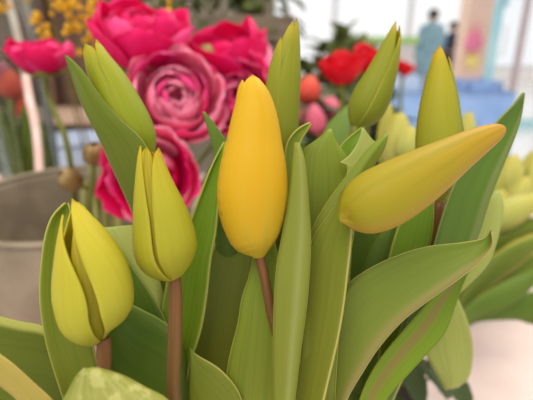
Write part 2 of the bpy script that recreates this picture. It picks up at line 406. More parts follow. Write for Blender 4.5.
leaf(tC, leafA, [(65, 203, 68, 203), (53, 215, 72, 216), (45.5, 233, 75, 235), (41, 262, 80, 262), (39.3, 299, 85, 300), (45, 340, 90, 335), (52, 366, 97, 362), (63, 400, 101, 395), (72, 440, 105, 440)], 0.152, 0.146, bulge=-5, skew=.003)
leaf(tC, leafT, [(84, 368.5, 97, 368), (77, 376, 121, 375), (68, 392, 146, 388), (62, 405, 170, 402), (58, 440, 178, 440)], 0.128, 0.122, bulge=9, n=24)
leaf(tC, leafE, [(-60, 312, -60, 430), (-20, 313, -20, 440), (0, 317, 2, 450), (20, 322, 24, 450), (41, 326, 50, 450), (60, 337, 70, 455), (74, 372, 80, 462)], 0.150, 0.148, bulge=-6, skew=-.006, curl=3)
leaf(tC, leafS, [(-40, 328, -40, 350), (0, 354, 0, 385), (15, 365, 17, 399), (37, 385, 30, 420), (53, 400, 40, 440), (70, 425, 55, 460)], 0.135, 0.132, bulge=2)

# D: top left bud with broad leaf
tD = tulip(-0.038, 0.235, 'green lime bud at upper left, leaning left, clasped by a broad leaf')
d = 0.186
axD = bud_axis([(148, 166, 3), (144, 157, 12), (138, 146, 19.5), (130, 128, 22.5), (119, 105, 21.5), (109, 83, 18.5), (99, 64, 14), (90.5, 43, 8.2)], d)
petal(tD, petD, axD, 180, 75, 0.97, 0.95)
petal(tD, petD, axD, -100, 60, 0.97, 0.96)
petal(tD, petD, axD, 110, 60, 0.98, 0.97)
petal(tD, petD, axD, -42, 62, 0.99, 0.98, tipp=8)
petal(tD, petD, axD, 52, 56, 1.0, 1.02, tipp=5)
tube('stem', [P(146, 160, d), P(156, 190, d), P(165, 250, d), P(170, 330, d), Vector(ORG[tD])], [px(6, d), px(6, d), px(6, d), px(6, d), .003], stemG, tD)
leaf(tD, leafD, [(65.5, 55.5, 67, 56), (70, 70, 81, 69), (78, 94, 101, 97), (88, 117, 120, 119), (98, 136, 140, 137), (111, 165, 153, 160), (128, 202, 162, 195), (145, 245, 172, 240), (158, 300, 175, 300), (165, 400, 178, 400)], 0.178, 0.178, bulge=5, skew=-.004)

# E: upright green bud behind
tE = tulip(0.012, 0.240, 'tall green bud standing directly behind the open yellow bloom, yellow at its tip')
d = 0.182
axE = bud_axis([(280, 185, 3), (280, 172, 11), (281, 155, 15), (281, 125, 17), (282, 100, 17.5), (284, 75, 16.5), (286.5, 58, 14), (290, 38, 10), (293.5, 18, 4.5)], d)
petal(tE, petE, axE, 180, 75, 0.96, 0.95)
petal(tE, petE, axE, 110, 60, 0.97, 0.97)
petal(tE, petE, axE, -62, 62, 0.87, 1.0, tipp=2.2)
petal(tE, petE, axE, -5, 60, 0.97, 0.96, tipp=2.6)
petal(tE, petE, axE, 50, 66, 1.0, 1.015, tipp=2.6)
tube('stem', [P(280, 178, d), P(279, 240, d), P(276, 320, d), Vector(ORG[tE])], [px(5, d), px(5, d), px(5, d), .003], stemG, tE)
leaf(tE, leafA, [(309.5, 122.5, 311, 124), (299, 128, 307, 131), (289, 139, 301, 141), (285, 152, 298, 152), (286, 175, 301, 175), (287, 205, 306, 205), (285, 260, 302, 260), (280, 400, 298, 400)], 0.172, 0.172, bulge=-4)
leaf(tE, leafO, [(236, 205, 256, 215), (222, 228, 256, 232), (212, 252, 254, 256), (204, 280, 252, 275), (194, 320, 248, 320), (186, 360, 240, 360), (184, 420, 232, 420)], 0.185, 0.182, bulge=-3)

# F: bud leaning right
tF = tulip(0.045, 0.260, 'green bud above the middle, leaning right with one long crease, against the windows')
d = 0.200
axF = bud_axis([(356, 128, 4), (358, 123, 10), (363, 113, 17), (371, 97, 18.8), (380, 77, 15.5), (387.5, 57, 11.8), (393.5, 38, 7.5), (397.5, 22, 3)], d)
petal(tF, petE, axF, 180, 75, 0.97, 0.95)
petal(tF, petE, axF, -110, 60, 0.97, 0.96)
petal(tF, petE, axF, 115, 60, 0.98, 0.97)
petal(tF, petE, axF, -35, 70, 1.0, 0.99, tipp=2.6)
petal(tF, petE, axF, 66, 58, 0.90, 1.04, tipp=2.2)
tube('stem', [P(357, 126, d), P(350, 150, d), P(345, 200, d), P(338, 300, d), Vector(ORG[tF])], [px(5.5, d), px(5, d), px(5, d), px(5, d), .003], stemG, tF)
leaf(tF, leafA, [(329.5, 129, 330.8, 129), (317, 140, 336, 142), (304, 150, 346, 157), (298, 175, 354, 180), (296, 210, 356, 215), (298, 260, 350, 260), (300, 330, 345, 330), (303, 400, 338, 400)], 0.180, 0.176, bulge=4)
leaf(tF, leafP, [(362.5, 128, 364, 128.5), (358.5, 141, 372, 139), (353, 150.5, 378, 145), (346.5, 158, 378, 152), (340, 162.5, 374, 160), (347, 166, 366, 168), (344, 185, 358, 188), (328, 230, 345, 230)], 0.1735, 0.172, bulge=-1, n=40)
leaf(tF, leafB, [(362, 127, 364, 127), (348, 138, 364, 136), (340, 147, 362, 146), (338, 170, 362, 170), (338, 220, 354, 220), (336, 300, 348, 300)], 0.192, 0.188, bulge=-2)
leaf(tF, leafC, [(350, 103, 352, 104), (331, 121, 350, 117), (322, 138, 350, 138), (318, 170, 352, 170), (322, 240, 345, 240)], 0.26, 0.23, bulge=2)

# G: bud at right
tG = tulip(0.062, 0.240, 'upright lime bud at right with an ochre tip, rising behind the sideways bloom')
d = 0.190
axG = bud_axis([(440, 205, 3), (440, 195, 9), (440, 180, 18), (440, 160, 23), (439.5, 140, 23.5), (439, 118, 21), (439.5, 98, 18), (440, 78, 13.5), (440.5, 62, 9.5), (440.5, 46, 4.5)], d)
petal(tG, petG, axG, 180, 75, 0.97, 0.95)
petal(tG, petE, axG, 95, 60, 0.93, 1.0)
petal(tG, petG, axG, -120, 60, 0.96, 0.96)
petal(tG, petG, axG, -62, 52, 0.975, 0.985, tipp=3)
petal(tG, petG, axG, -6, 66, 1.0, 1.015, tipp=2.8)
tube('stem', [P(440, 200, d), P(435, 235, d), P(415, 300, d), P(385, 400, d), Vector(ORG[tG])], [px(5, d), px(5.5, d), px(5.5, d), px(5.5, d), .003], stemB, tG)
leaf(tG, leafW, [(522.7, 92.5, 524.3, 93), (513, 105, 523, 108), (500, 118, 520.5, 122), (484, 138, 513.5, 142), (468, 160, 505, 162), (455, 182, 497, 182), (446, 205, 489, 203), (438, 230, 481, 230), (430, 260, 468, 260), (408, 310, 438, 310), (375, 400, 392, 400)],
     0.178, 0.176, bulge=-5, skew=.004)
leaf(tG, leafP, [(496, 191, 499, 191), (489, 199, 502.5, 202), (484, 215, 502.5, 215), (478, 232, 497, 240), (472, 260, 487, 265), (440, 300, 453, 300), (404, 350, 418, 350)], 0.205, 0.195, bulge=3)
leaf(tG, leafC, [(392, 222, 399, 222), (374, 243, 399, 240), (364, 268, 397, 265), (356, 300, 392, 300), (350, 360, 380, 360)], 0.186, 0.182, bulge=3)
leaf(tG, leafB, [(428, 192, 433.5, 192), (404, 215, 434, 217), (394, 238, 431, 243), (388, 262, 423, 265), (384, 310, 410, 310), (375, 380, 395, 380)], 0.181, 0.178, bulge=-3)
leaf(tG, leafC, [(352, 200, 372, 205), (346, 235, 384, 235), (344, 270, 384, 270), (340, 330, 375, 330), (335, 400, 360, 400)], 0.205, 0.195, bulge=3)
leaf(tG, leafP, [(446, 390, 458, 387), (438, 376, 468, 378), (430, 362, 472, 362), (423, 348, 472.5, 344), (424, 332, 468, 324), (432, 314, 461, 306), (432, 300, 452, 292), (420, 310, 432, 310)], 0.26, 0.235, bulge=6, wave=3)

# H: the sideways bloom
tH = tulip(0.040, 0.195, 'amber tipped yellow bloom lying sideways at right, its point towards the windows')
d = 0.146
axH = bud_axis([(343, 219, 6), (348, 216, 17), (358, 210.5, 26.5), (374, 202, 31.5), (391, 193.5, 32), (412, 181.5, 29.5), (435, 167.5, 25), (455, 155, 20), (475, 143, 15.5), (492, 134, 10.8), (500, 130, 7.0), (503.5, 128, 3.0)], d, 0.152)
petal(tH, petH, axH, 180, 80, 0.99, 0.95)
petal(tH, petH, axH, -112, 68, 0.99, 0.97)
petal(tH, petH, axH, 112, 68, 0.99, 0.97)
petal(tH, petH, axH, -55, 60, 0.985, 0.985, tipp=4, tipq=0.6)
petal(tH, petH, axH, 10, 98, 1.0, 1.01, tipp=4.5, tipq=0.6)
tube('stem', [P(352, 214, d + .004), P(344, 226, d + .020), P(334, 265, d + .030), P(326, 330, d + .034), P(320, 400, d + .034), Vector(ORG[tH])], [px(6, d)] * 5 + [.003], stemG, tH)
leaf(tH, leafO, [(344.5, 187.5, 347, 187.5), (340, 196, 349.5, 197), (332, 210, 351.5, 212), (318, 229, 351.5, 232), (308, 250, 350.5, 250), (303, 272, 348, 272), (300, 300, 344.8, 300), (294, 340, 338, 340), (287, 400, 324, 400), (284, 450, 314, 450)],
     0.159, 0.158, bulge=-4, skew=-.009)
leaf(tH, leafA, [(386.7, 134.5, 388, 135), (377, 141, 386, 143), (365, 152, 382, 153), (352, 169, 374, 166), (338, 187, 366, 185), (324, 207, 360, 205), (311, 232, 352, 235), (305, 270, 345, 270), (300, 400, 335, 400)], 0.166, 0.164, bulge=0, fold=5)
leaf(tH, leafR, [(490.3, 230, 492, 231.5), (484, 238, 493, 245), (462, 242.5, 483, 259), (430, 246, 463, 276), (400, 254.5, 430, 300), (372, 267, 403, 321), (348, 284, 379, 348), (335, 310, 362, 374), (322, 345, 347, 400), (310, 400, 335, 440), (302, 440, 322, 470)],
     0.156, 0.166, bulge=-4, skew=-.004, n=40)
leaf(tH, leafM, [(467, 271, 469.5, 271), (450, 280, 465, 280), (430, 300, 456.5, 303), (411, 322, 445, 333), (391, 345, 426, 355), (374, 368, 405, 378), (361, 395, 387, 399), (350, 440, 370, 440)], 0.170, 0.168, bulge=-3, skew=.002)

# ------------------------------------------------------------------ ranunculus in the zinc bucket
def rmat(name, c, c2, rim):
    return blade_mat(name, [(0, c), (0.6, c), (1, c2)], c2, rim=rim, rim_w=0.05, streak_amt=0.5, rough=0.55, transl=0.4, bump=0.1, k=1.0, des=0)
pinkH = rmat('petal hot pink', srgb(244, 60, 140), srgb(248, 94, 164), srgb(252, 134, 190))
pinkL = rmat('petal rose pink', srgb(252, 134, 176), srgb(254, 170, 200), srgb(255, 194, 216))
pinkD = rmat('petal cerise', srgb(232, 12, 104), srgb(238, 30, 118), srgb(244, 62, 140))
coral = rmat('petal coral', srgb(236, 92, 78), srgb(244, 130, 100), srgb(250, 150, 120))
redM = rmat('petal scarlet', srgb(224, 12, 40), srgb(228, 26, 52), srgb(232, 44, 66))
pinkS = rmat('petal soft pink', srgb(240, 120, 150), srgb(244, 150, 170), srgb(250, 180, 195))
tan = plain('bud tan', srgb(150, 118, 66), srgb(176, 150, 92), scale=160, rough=0.7)
sepalG = blade_mat('sepal green', [(0, srgb(150, 156, 70)), (1, srgb(170, 166, 80))], srgb(130, 136, 56), transl=0.1)

def rosette(parent, mats, center, axis, layers, squash=1.0, ruffle=0.06, spin=0.0):
    """nested cupped petals; layers: (R, A degrees, count, halfwidth deg, lift, flare)"""
    z = Vector(axis).normalized()
    x = (Vector((1, 0, 0)) - z * z.x).normalized(); y = z.cross(x)
    k = 0
    for li, lay_ in enumerate(layers):
        R, A, n, W, lift, flare = lay_
        phis = n if isinstance(n, (list, tuple)) else None
        if phis: n = len(phis)
        A = math.radians(A); W = math.radians(W)
        for i in range(n):
            ph = spin + 2 * PI * i / n + li * 1.1 + random.uniform(-.12, .12)
            if phis: ph = math.radians(phis[i])
            A2 = A * random.uniform(.94, 1.05); R2 = R * random.uniform(.96, 1.04); p0 = random.random() * 6
            nv, nu = 12, 13
            V, UV = [], []
            for a in range(nv):
                v = a / (nv - 1)
                sv = (0.35 + 0.65 * min(1, v / 0.4)) * (1.0 if v < 0.6 else math.sqrt(max(0.0, 1 - ((v - 0.6) / 0.42) ** 2)))
                for b in range(nu):
                    u = b / (nu - 1) * 2 - 1
                    an = 0.08 + v * A2 - 0.10 * u * u * v
                    r = R2 * math.sin(an) * (1 + flare * v ** 3) + R2 * ruffle * math.sin(p0 + u * 4.5) * v * v + u * R2 * 0.05
                    h = lift + R2 * (1 - math.cos(an)) * squash
                    th = ph + u * W * sv
                    V.append(Vector(center) + x * (r * math.cos(th)) + y * (r * math.sin(th)) + z * h); UV.append((0.5 + u / 2, v))
            mesh_obj('petal', V, grid_faces(nv, nu), mats[(li + i) % len(mats)] if li else mats[0], parent, UV, solid=0.0005)

def ranunculus(label, pos, axis, layers, mats, base, squash=1.0, sepals=True, ruffle=0.06, bend=None, spin=0.0):
    t = empty('ranunculus', base, label, 'flower', 'pink ranunculus in the zinc bucket')
    rosette(t, mats, pos, axis, layers, squash, ruffle, spin)
    ax = Vector(axis).normalized()
    pts = [Vector(pos) + ax * 0.001, Vector(pos) - ax * 0.02, (bend if bend is not None else (Vector(pos) * 0.5 + Vector(base) * 0.5 + Vector((0, 0.0, 0.02)))), Vector(base)]
    tube('stem', pts, [.0022, .0024, .0028, .003], stemG, t)
    if sepals:
        for i in range(5):
            a = i * 2 * PI / 5
            xx = (Vector((1, 0, 0)) - ax * ax.x).normalized(); yy = ax.cross(xx)
            dirv = xx * math.cos(a) + yy * math.sin(a); sd = ax.cross(dirv)
            R = layers[-1][0]
            rows = []
            for q in range(7):
                s = q / 6; w = R * 0.42 * math.sin(PI * (0.12 + 0.86 * s))
                c = Vector(pos) + dirv * (R * 0.85 * s) + ax * (R * 0.35 * s * s * squash - 0.0015)
                rows += [c - sd * w, c, c + sd * w]
            mesh_obj('sepal', rows, grid_faces(7, 3), sepalG, t, [(j / 2, q / 6) for q in range(7) for j in range(3)], solid=0.0006)
    return t

BX, BY, BR = -0.212, 0.480, 0.128      # zinc bucket
def inb(dx, dy): return Vector((BX + dx, BY + dy, TABLE_Z + 0.012))
def sc_layers(l, k): return [(a * k, b, c, w, lf * k, fl) for a, b, c, w, lf, fl in l]
toc = lambda p, up: ((CAM - Vector(p)).normalized() + Vector((0, 0, up))).normalized()
ball = [(.010, 150, 3, 78, .018, 0), (.014, 145, 3, 74, .0125, 0), (.0175, 138, 4, 66, .0085, 0), (.021, 131, 4, 64, .0042, 0), (.0245, 122, 4, 62, 0, 0)]
# large rosette facing us
p = P(177, 98, .375); ax = (toc(p, .25) + Vector((.05, 0, 0))).normalized()
ranunculus('large rose pink ranunculus facing forward with an open spiral centre', p - ax * .026, ax, sc_layers(ball, 1.05) + [(.036, 108, [128, 62, -20, -80, 200], 56, -.001, .0), (.040, 92, [140, 85, 10, -50, 240], 50, -.002, .02)], [pinkL, pinkL, pinkH], inb(-.01, -.03), spin=.4, ruffle=.03)
# top bloom, seen from the side
p = P(142, 66, .40)
ranunculus('deep pink ranunculus at the very top, cut by the frame edge above the large rosette', p, (.14, -.3, 1), sc_layers(ball, 1.12) + [(.034, 112, [250, 320, 190, 60, 120], 56, -.001, .05), (.038, 98, [285, 215, 345, 40, 130], 50, -.002, .12)], [pinkD, pinkD, pinkH], inb(-.03, 0), ruffle=.05)
# lower bloom
p = P(152, 176, .36); ax = (toc(p, -.1) + Vector((-.2, 0, 0))).normalized()
ranunculus('shaded pink ranunculus hanging lowest, behind the lime bud', p - ax * .02, ax, sc_layers(ball, .85) + [(.031, 104, [20, 95, 165, 235, 300], 54, -.001, .03), (.037, 88, [60, 130, 200, 270, 340], 48, -.002, .08)], [pinkL, pinkH, pinkD], inb(.02, -.04), ruffle=.05)
# right bloom
p = P(238, 98, .40); ax = (toc(p, .5) + Vector((-.2, 0, 0))).normalized()
ranunculus('pink ranunculus behind the open yellow bloom, under the tall cerise petals', p - ax * .025, ax, sc_layers(ball, .95) + [(.031, 106, [100, 30, 170, 240, 310], 56, -.001, .03), (.036, 92, [60, 130, 200, 280, 350], 50, -.002, .06)], [pinkH, pinkL, pinkH], inb(.06, 0), ruffle=.04, spin=1.2)
p = P(236, 82, .44); ax = Vector((-.25, -.25, 1))
ranunculus('cerise ranunculus peeking out at the back, beside a tan bud', p, ax, sc_layers(ball, 1.0) + [(.033, 118, [160, 90, 20, 270, 210], 60, 0, .04), (.037, 100, [180, 120, 240, 300, 0], 52, -.001, .1)], [pinkD], inb(.045, .03), ruffle=.05, spin=.7)
# left single bloom
p = P(44, 74, .43)
ranunculus('small cerise ranunculus on a bare curved stem at far left', p, (.06, -.12, 1), sc_layers(ball, .82) + [(.0255, 108, [250, 310, 190, 20, 90], 56, 0, .05), (.026, 98, [280, 220, 340, 50, 130], 48, 0, .2)], [pinkD, pinkD, pinkH], inb(-.03, .03), squash=.86, ruffle=.05, bend=P(66, 140, .43))

def seed_bud(label, x, y, d, r, base, mat, tilt=(0, 0, 1)):
    t = empty('ranunculus_bud', base, label, 'flower bud', 'closed ranunculus buds')
    c = P(x, y, d); z = Vector(tilt).normalized(); xx = (Vector((1, 0, 0)) - z * z.x).normalized(); yy = z.cross(xx)
    for i in range(6):   # overlapping closed sepals
        V, UV = [], []
        for a in range(11):
            v = a / 10
            for b in range(7):
                u = b / 6 * 2 - 1
                an = 0.1 + v * 2.75; rr = r * (1.0 + .03 * (i % 2) + .03 * u)
                th = i * PI / 3 + u * 0.75 * (1 - max(0, (v - .6) / .4) ** 2 * .7)
                V.append(c + (xx * math.cos(th) + yy * math.sin(th)) * rr * math.sin(an) + z * (-rr * math.cos(an) * 1.15)); UV.append((0.5 + u / 2, v))
        mesh_obj('sepal', V, grid_faces(11, 7), mat, t, UV, solid=.0004)
    tube('stem', [c - z * r, c - z * (r + .02), (c + Vector(base)) / 2, Vector(base)], [.0017, .002, .0022, .0025], stemG, t)
budG = blade_mat('bud green tan', [(0, srgb(150, 150, 80)), (1, srgb(186, 170, 110))], srgb(160, 146, 90), transl=.1)
budT = blade_mat('bud brown tan', [(0, srgb(124, 96, 50)), (.7, srgb(146, 116, 64)), (1, srgb(206, 180, 126))], srgb(96, 72, 36), transl=.05)
seed_bud('green tan bud beside the cerise petals, right of the large rosette', 207, 56, .40, .0085, inb(.03, -.02), budG)
seed_bud('brown bud close against the broad leaf, right one of the two by the bucket rim', 94, 154, .36, .0085, inb(-.01, -.05), budT, (.3, -.3, 1))
seed_bud('brown bud hanging over the bucket rim, left one of the two', 71, 180, .37, .0088, inb(-.04, -.05), budT, (-.5, -.4, .6))

# leafy ranunculus stems standing in the bucket
stemR = plain('stem dull green', srgb(120, 124, 58), srgb(146, 146, 78), scale=60, rough=.6)
for i, (x0, y0, x1, y1, dd) in enumerate([(92, 165, 96, 240, .385), (101, 160, 104, 240, .39), (110, 170, 112, 240, .40), (84, 180, 86, 240, .41), (120, 180, 118, 245, .39)]):
    a = P(x0, y0, dd); b = inb(-.05 + i * .02, -.01)
    o = tube('flower_stem', [a, P(x1, y1, dd + .01), b], [.0024, .0027, .003], stemR, None, n=10, origin=b)
    tag(o, 'bare green flower stem standing in the zinc bucket behind the plump lemon bud', 'stem', 'bare stems in the bucket')

# bucket
zinc = plain('zinc', srgb(150, 136, 116), srgb(130, 118, 100), scale=26, rough=.55, metal=.05, bump=.1, spec=.3)
bk = empty('bucket', (BX, BY, TABLE_Z), 'grey zinc bucket holding the pink ranunculus, at left', 'bucket')
H = .170; R0 = .116
prof = [(0.0005, .003), (R0, .003), (R0, 0), (R0 + .001, .004)]
for z in [i * .01 for i in range(1, 17)]:
    r = R0 + (BR - R0) * z / H
    prof.append((r + (.0022 if 0.095 < z < .125 else 0), z))
prof += [(BR, H - .002)]
inner = [(BR - .0015, H - .002)] + [(R0 + (BR - R0) * z / H - .0015, z) for z in [i * .01 for i in range(16, 0, -1)]] + [(R0 - .002, .005), (.0005, .005)]
lathe('body', prof + inner, (BX, BY, TABLE_Z), zinc, bk, seg=64)
tor = []
rim = [(BR + .003 * math.cos(a), H + .003 * math.sin(a)) for a in [i * 2 * PI / 10 for i in range(11)]]
lathe('rolled_rim', rim, (BX, BY, TABLE_Z), zinc, bk, seg=64)
for s in (-1, 1):
    tube('handle', [Vector((BX + s * (BR + .001), BY - .02, TABLE_Z + .13)), Vector((BX + s * (BR + .018), BY - .018, TABLE_Z + .128)), Vector((BX + s * (BR + .018), BY + .018, TABLE_Z + .128)), Vector((BX + s * (BR + .001), BY + .02, TABLE_Z + .13))], [.0025] * 4, zinc, bk)

# mimosa sprigs
mim = plain('mimosa yellow', srgb(226, 172, 36), srgb(200, 150, 30), scale=300, rough=.9, bump=.6)
twig = plain('twig', srgb(124, 112, 60), srgb(100, 90, 50), scale=80, rough=.8)
ball_me = None
def mimosa(label, pts, spread, n, base, dd):
    global ball_me
    t = empty('mimosa_sprig', base, label, 'flower sprig', 'yellow mimosa sprigs')
    w = [P(x, y, dd) for x, y in pts]
    tube('stem', w + [(w[-1] + Vector(base)) / 2 + Vector((0, .02, 0)), Vector(base)], [.0008] * len(w) + [.0014, .002], twig, t, n=24, seg=8)
    if ball_me is None:
        bm = bmesh.new(); bmesh.ops.create_icosphere(bm, subdivisions=2, radius=.0034)
        for v in bm.verts: v.co *= random.uniform(.88, 1.08)
        ball_me = bpy.data.meshes.new('blossom'); bm.to_mesh(ball_me); bm.free(); ball_me.materials.append(mim)
        ball_me.polygons.foreach_set('use_smooth', [True] * len(ball_me.polygons))
    L = cr([tuple(q) for q in w], 40)
    for i in range(n):
        c = Vector(L[int(random.random() ** .9 * 39)])
        o = bpy.data.objects.new('blossom', ball_me); COL.objects.link(o); o.parent = t
        g = Vector((random.gauss(0, spread), random.gauss(0, spread), random.gauss(0, spread)))
        o.location = c + g - Vector(base); s = random.uniform(.8, 1.15); o.scale = (s, s, s)
mb = Vector((-.25, .66, TABLE_Z))
mimosa('yellow mimosa sprig trailing down above the small cerise bloom', [(46, 40), (42, 26), (33, 12), (25, -5), (30, -40)], .0035, 34, mb, .50)
mimosa('mimosa sprig at the top left corner of the photo', [(2, 8), (8, -2), (20, -14), (30, -40)], .004, 20, mb + Vector((-.02, .01, 0)), .50)
mimosa('thick mimosa sprig between the corner sprig and the topmost pink bloom', [(66, 30), (72, 14), (66, 2), (58, -10), (56, -40)], .010, 98, mb + Vector((.01, .015, 0)), .50)
mimosa('mimosa sprig tucked in behind the upper left lime bud', [(84, 44), (92, 36), (104, 46), (110, 36), (96, 14), (92, -20)], .009, 98, mb + Vector((.03, .02, 0)), .53)
mimosa('tiny mimosa sprig just right of the topmost pink bloom', [(176, 19), (172, 16), (168, 10), (160, -20)], .003, 10, mb + Vector((.06, .03, 0)), .50)

# ------------------------------------------------------------------ generic blooms further back
def gtulip(label, base_px, tip_px, hw, d, mats, foot, group, smat=None, leaves=0, lmat=None, nout=3, ttip=1.0, name='tulip', cat='tulip', openness=0.25, prof=None):
    t = empty(name, foot, label, cat, group)
    (x0, y0), (x1, y1) = base_px, tip_px
    prof = prof or [(0, .08), (.06, .55), (.16, .85), (.34, 1), (.55, .93), (.75, .72), (.9, .48), (1, openness)]
    rows = [(x0 + (x1 - x0) * s, y0 + (y1 - y0) * s, hw * w) for s, w in prof]
    ax = bud_axis(rows, d)
    k = random.uniform(0, 60)
    for i in range(3): petal(t, mats[0], ax, k + 60 + 120 * i, 62, .97 * ttip, .95, nv=16, nu=9)
    for i in range(3): petal(t, mats[-1], ax, k + 120 * i, 62, ttip, 1.02, nv=16, nu=9)
    a = P(x0, y0, d); b = Vector(foot); dirv = (a - P(x1, y1, d)).normalized()
    tube('stem', [a, a + dirv * .02, (a + b) / 2 + dirv * .015, b], [.0026, .0027, .003, .0034], smat or stemG, t, n=16, seg=10)
    for i in range(leaves):
        s = (i % 2) * 2 - 1
        L = []
        top = a.lerp(b, .05) + RIGHT * s * random.uniform(.015, .03) + FWD * random.uniform(-.01, .012)
        mid = a.lerp(b, .4) + RIGHT * s * random.uniform(.01, .022)
        cpts = cr([tuple(top), tuple(mid), tuple(b + Vector((0, 0, .02)))], 14)
        V, UV = [], []
        for q, c in enumerate(cpts):
            f = q / 13; w = .016 * math.sin(PI * (.03 + .9 * f ** .8)) 
            for j in range(7):
                u = j / 6 * 2 - 1
                V.append(Vector(c) + RIGHT * (u * w) - FWD * (.006 * (1 - u * u))); UV.append((j / 6, 1 - f))
        mesh_obj('leaf', V, grid_faces(14, 7), lmat or leafA, t, UV, solid=.0007)
    return t
def on_table(x, y, dz=.0): return Vector((x, y, TABLE_Z + dz))

# pale bunch lying at the right
lem = blade_mat('bloom soft lemon', [(0, srgb(200, 208, 116)), (.5, srgb(218, 218, 112)), (1, srgb(240, 226, 116))], srgb(196, 202, 92), rim=srgb(240, 232, 150), transl=.3)
lem2 = blade_mat('bloom soft lime', [(0, srgb(176, 190, 90)), (.5, srgb(204, 206, 90)), (1, srgb(232, 214, 90))], srgb(170, 184, 76), rim=srgb(224, 220, 130), transl=.3)
footR = lambda k: on_table(.19 + .008 * k, .50 + .006 * k, 0)
GR = 'pale tulips in the blurred bunch at right'
gtulip('blurred lemon tulip bud, leftmost of the top row behind the tall blue green leaf', (480, 216), (493, 158), 16, .58, [lem2], footR(0), GR)
gtulip('blurred lemon tulip bud in the middle of the top row at the right', (500, 216), (514, 154), 17, .62, [lem2, lem], footR(1), GR)
gtulip('blurred lemon tulip bud cut by the right edge of the photo, highest of its bunch', (524, 212), (537, 150), 17, .64, [lem2, lem], footR(2), GR)
gtulip('blurred lemon tulip bud lying low with its tip towards the right edge', (484, 226), (542, 196), 15, .50, [lem2, lem], footR(3), GR)
gtulip('blurred green yellow tulip bud below the others, pointing right', (500, 262), (545, 236), 13, .50, [lem2], footR(4), GR)
gtulip('small pale tulip bud just right of the upright lime bud, above the sideways bloom', (464, 160), (469, 111), 10, .42, [lem], on_table(.16, .42), 'pale tulips behind the bunch')
gtulip('blurred lime tulip bud seen between the two green buds at upper right', (396, 170), (400, 112), 15, .36, [lem2, lem], on_table(.10, .33), 'pale tulips behind the bunch')
gtulip('blurred yellow tip of a tulip bud close beside the leaning green bud', (384, 168), (388, 100), 9, .38, [lem2], on_table(.085, .35), 'pale tulips behind the bunch')
gtulip('blurred lemon bud low behind the curled pale leaf, left of the upright lime bud', (404, 160), (411, 126), 12, .34, [lem], on_table(.105, .30), 'pale tulips behind the bunch')
gtulip('blurred lime tulip bud between the top row and the low bud at right', (508, 222), (528, 176), 13, .57, [lem2, lem], footR(6), GR)
gtulip('blurred lemon tulip bud close beside the tall blue green leaf, low in its bunch', (474, 236), (506, 190), 12, .53, [lem], footR(7), GR)
leafY = blade_mat('leaf striped margin', [(0, srgb(120, 142, 66)), (0.5, srgb(120, 146, 64)), (1, srgb(140, 162, 70))], srgb(96, 124, 54), rim=srgb(224, 214, 120), rim_w=0.09)
tR = empty('tulip', footR(5), 'leafy tulip of the right bunch whose striped leaves reach the right edge, no bloom showing', 'tulip', GR)
for rows, dd, mt in [
    ([(548, 232, 549, 234), (520, 240, 524, 262), (490, 258, 492, 286), (468, 285, 470, 305), (450, 315, 455, 325)], .46, leafY),
    ([(552, 262, 553, 264), (526, 272, 530, 290), (500, 284, 502, 310), (474, 300, 476, 318), (455, 318, 458, 330)], .43, leafC),
    ([(556, 284, 557, 290), (530, 292, 534, 318), (504, 300, 506, 320), (476, 308, 478, 322), (456, 320, 458, 330)], .45, leafC),
    ([(545, 214, 546, 218), (515, 222, 520, 240), (488, 236, 492, 262), (468, 262, 472, 280), (450, 300, 455, 310)], .50, leafY)]:
    leaf(tR, mt, rows, dd, dd, bulge=4, n=24, wave=2)
for rows, dd, mt in [
    ([(540, 196, 541, 198), (516, 204, 520, 222), (492, 218, 494, 246), (472, 244, 476, 268), (452, 296, 458, 306)], .53, leafY),
    ([(560, 246, 561, 250), (532, 254, 534, 280), (500, 270, 502, 296), (474, 290, 478, 310), (452, 316, 456, 326)], .475, leafY),
    ([(560, 300, 561, 304), (534, 302, 538, 324), (508, 296, 512, 318), (482, 296, 486, 314), (456, 312, 460, 324)], .47, leafC),
    ([(505, 188, 507, 190), (492, 200, 508, 206), (478, 224, 498, 232), (466, 262, 486, 270), (452, 304, 466, 312)], .57, leafY),
    ([(556, 220, 557, 224), (530, 230, 534, 252), (502, 244, 506, 270), (478, 262, 484, 290), (454, 306, 460, 318)], .52, leafY)]:
    leaf(tR, mt, rows, dd, dd, bulge=5, n=24, wave=2)
for i, (rows, dd) in enumerate([([(500, 160, 501, 161), (490, 180, 503, 182), (482, 205, 500, 208), (470, 250, 490, 255), (455, 300, 468, 305)], .58),
                 ([(528, 168, 529, 169), (514, 190, 526, 194), (498, 220, 514, 226), (476, 262, 492, 270), (456, 305, 466, 310)], .585)]):
    leaf(tR, leafY, rows, dd, dd, bulge=4, n=24)

# blooms in the middle distance
GM = 'blurred spring blooms beyond the yellow bunch'
gtulip('coral red tulip just left of the big red bloom', (305, 104), (312, 76), 13, .80, [coral, coral], on_table(.06, .76), GM, leaves=2, lmat=leafC)
gtulip('coral tulip peeping up left of the tall green bud', (258, 84), (264, 42), 14, .62, [coral, pinkL], on_table(-.01, .58), GM, leaves=1, lmat=leafC)
gtulip('soft pink tulip under the big red bloom', (331, 120), (329, 97), 12, .82, [pinkS], on_table(.11, .78), GM, leaves=2, lmat=leafC)
gtulip('deeper pink tulip standing lower, beside the tall green bud', (318, 134), (313, 104), 10, .74, [pinkH, pinkS], on_table(.08, .70), GM, leaves=1, lmat=leafC)
gtulip('pink tulip at the left of the middle blooms, half behind the tall green bud', (302, 128), (303, 108), 9, .84, [pinkS], on_table(.07, .82), GM)
gtulip('small red tulip low between the leaf tips', (324, 156), (325, 134), 8, .62, [redM], on_table(.075, .58), GM)
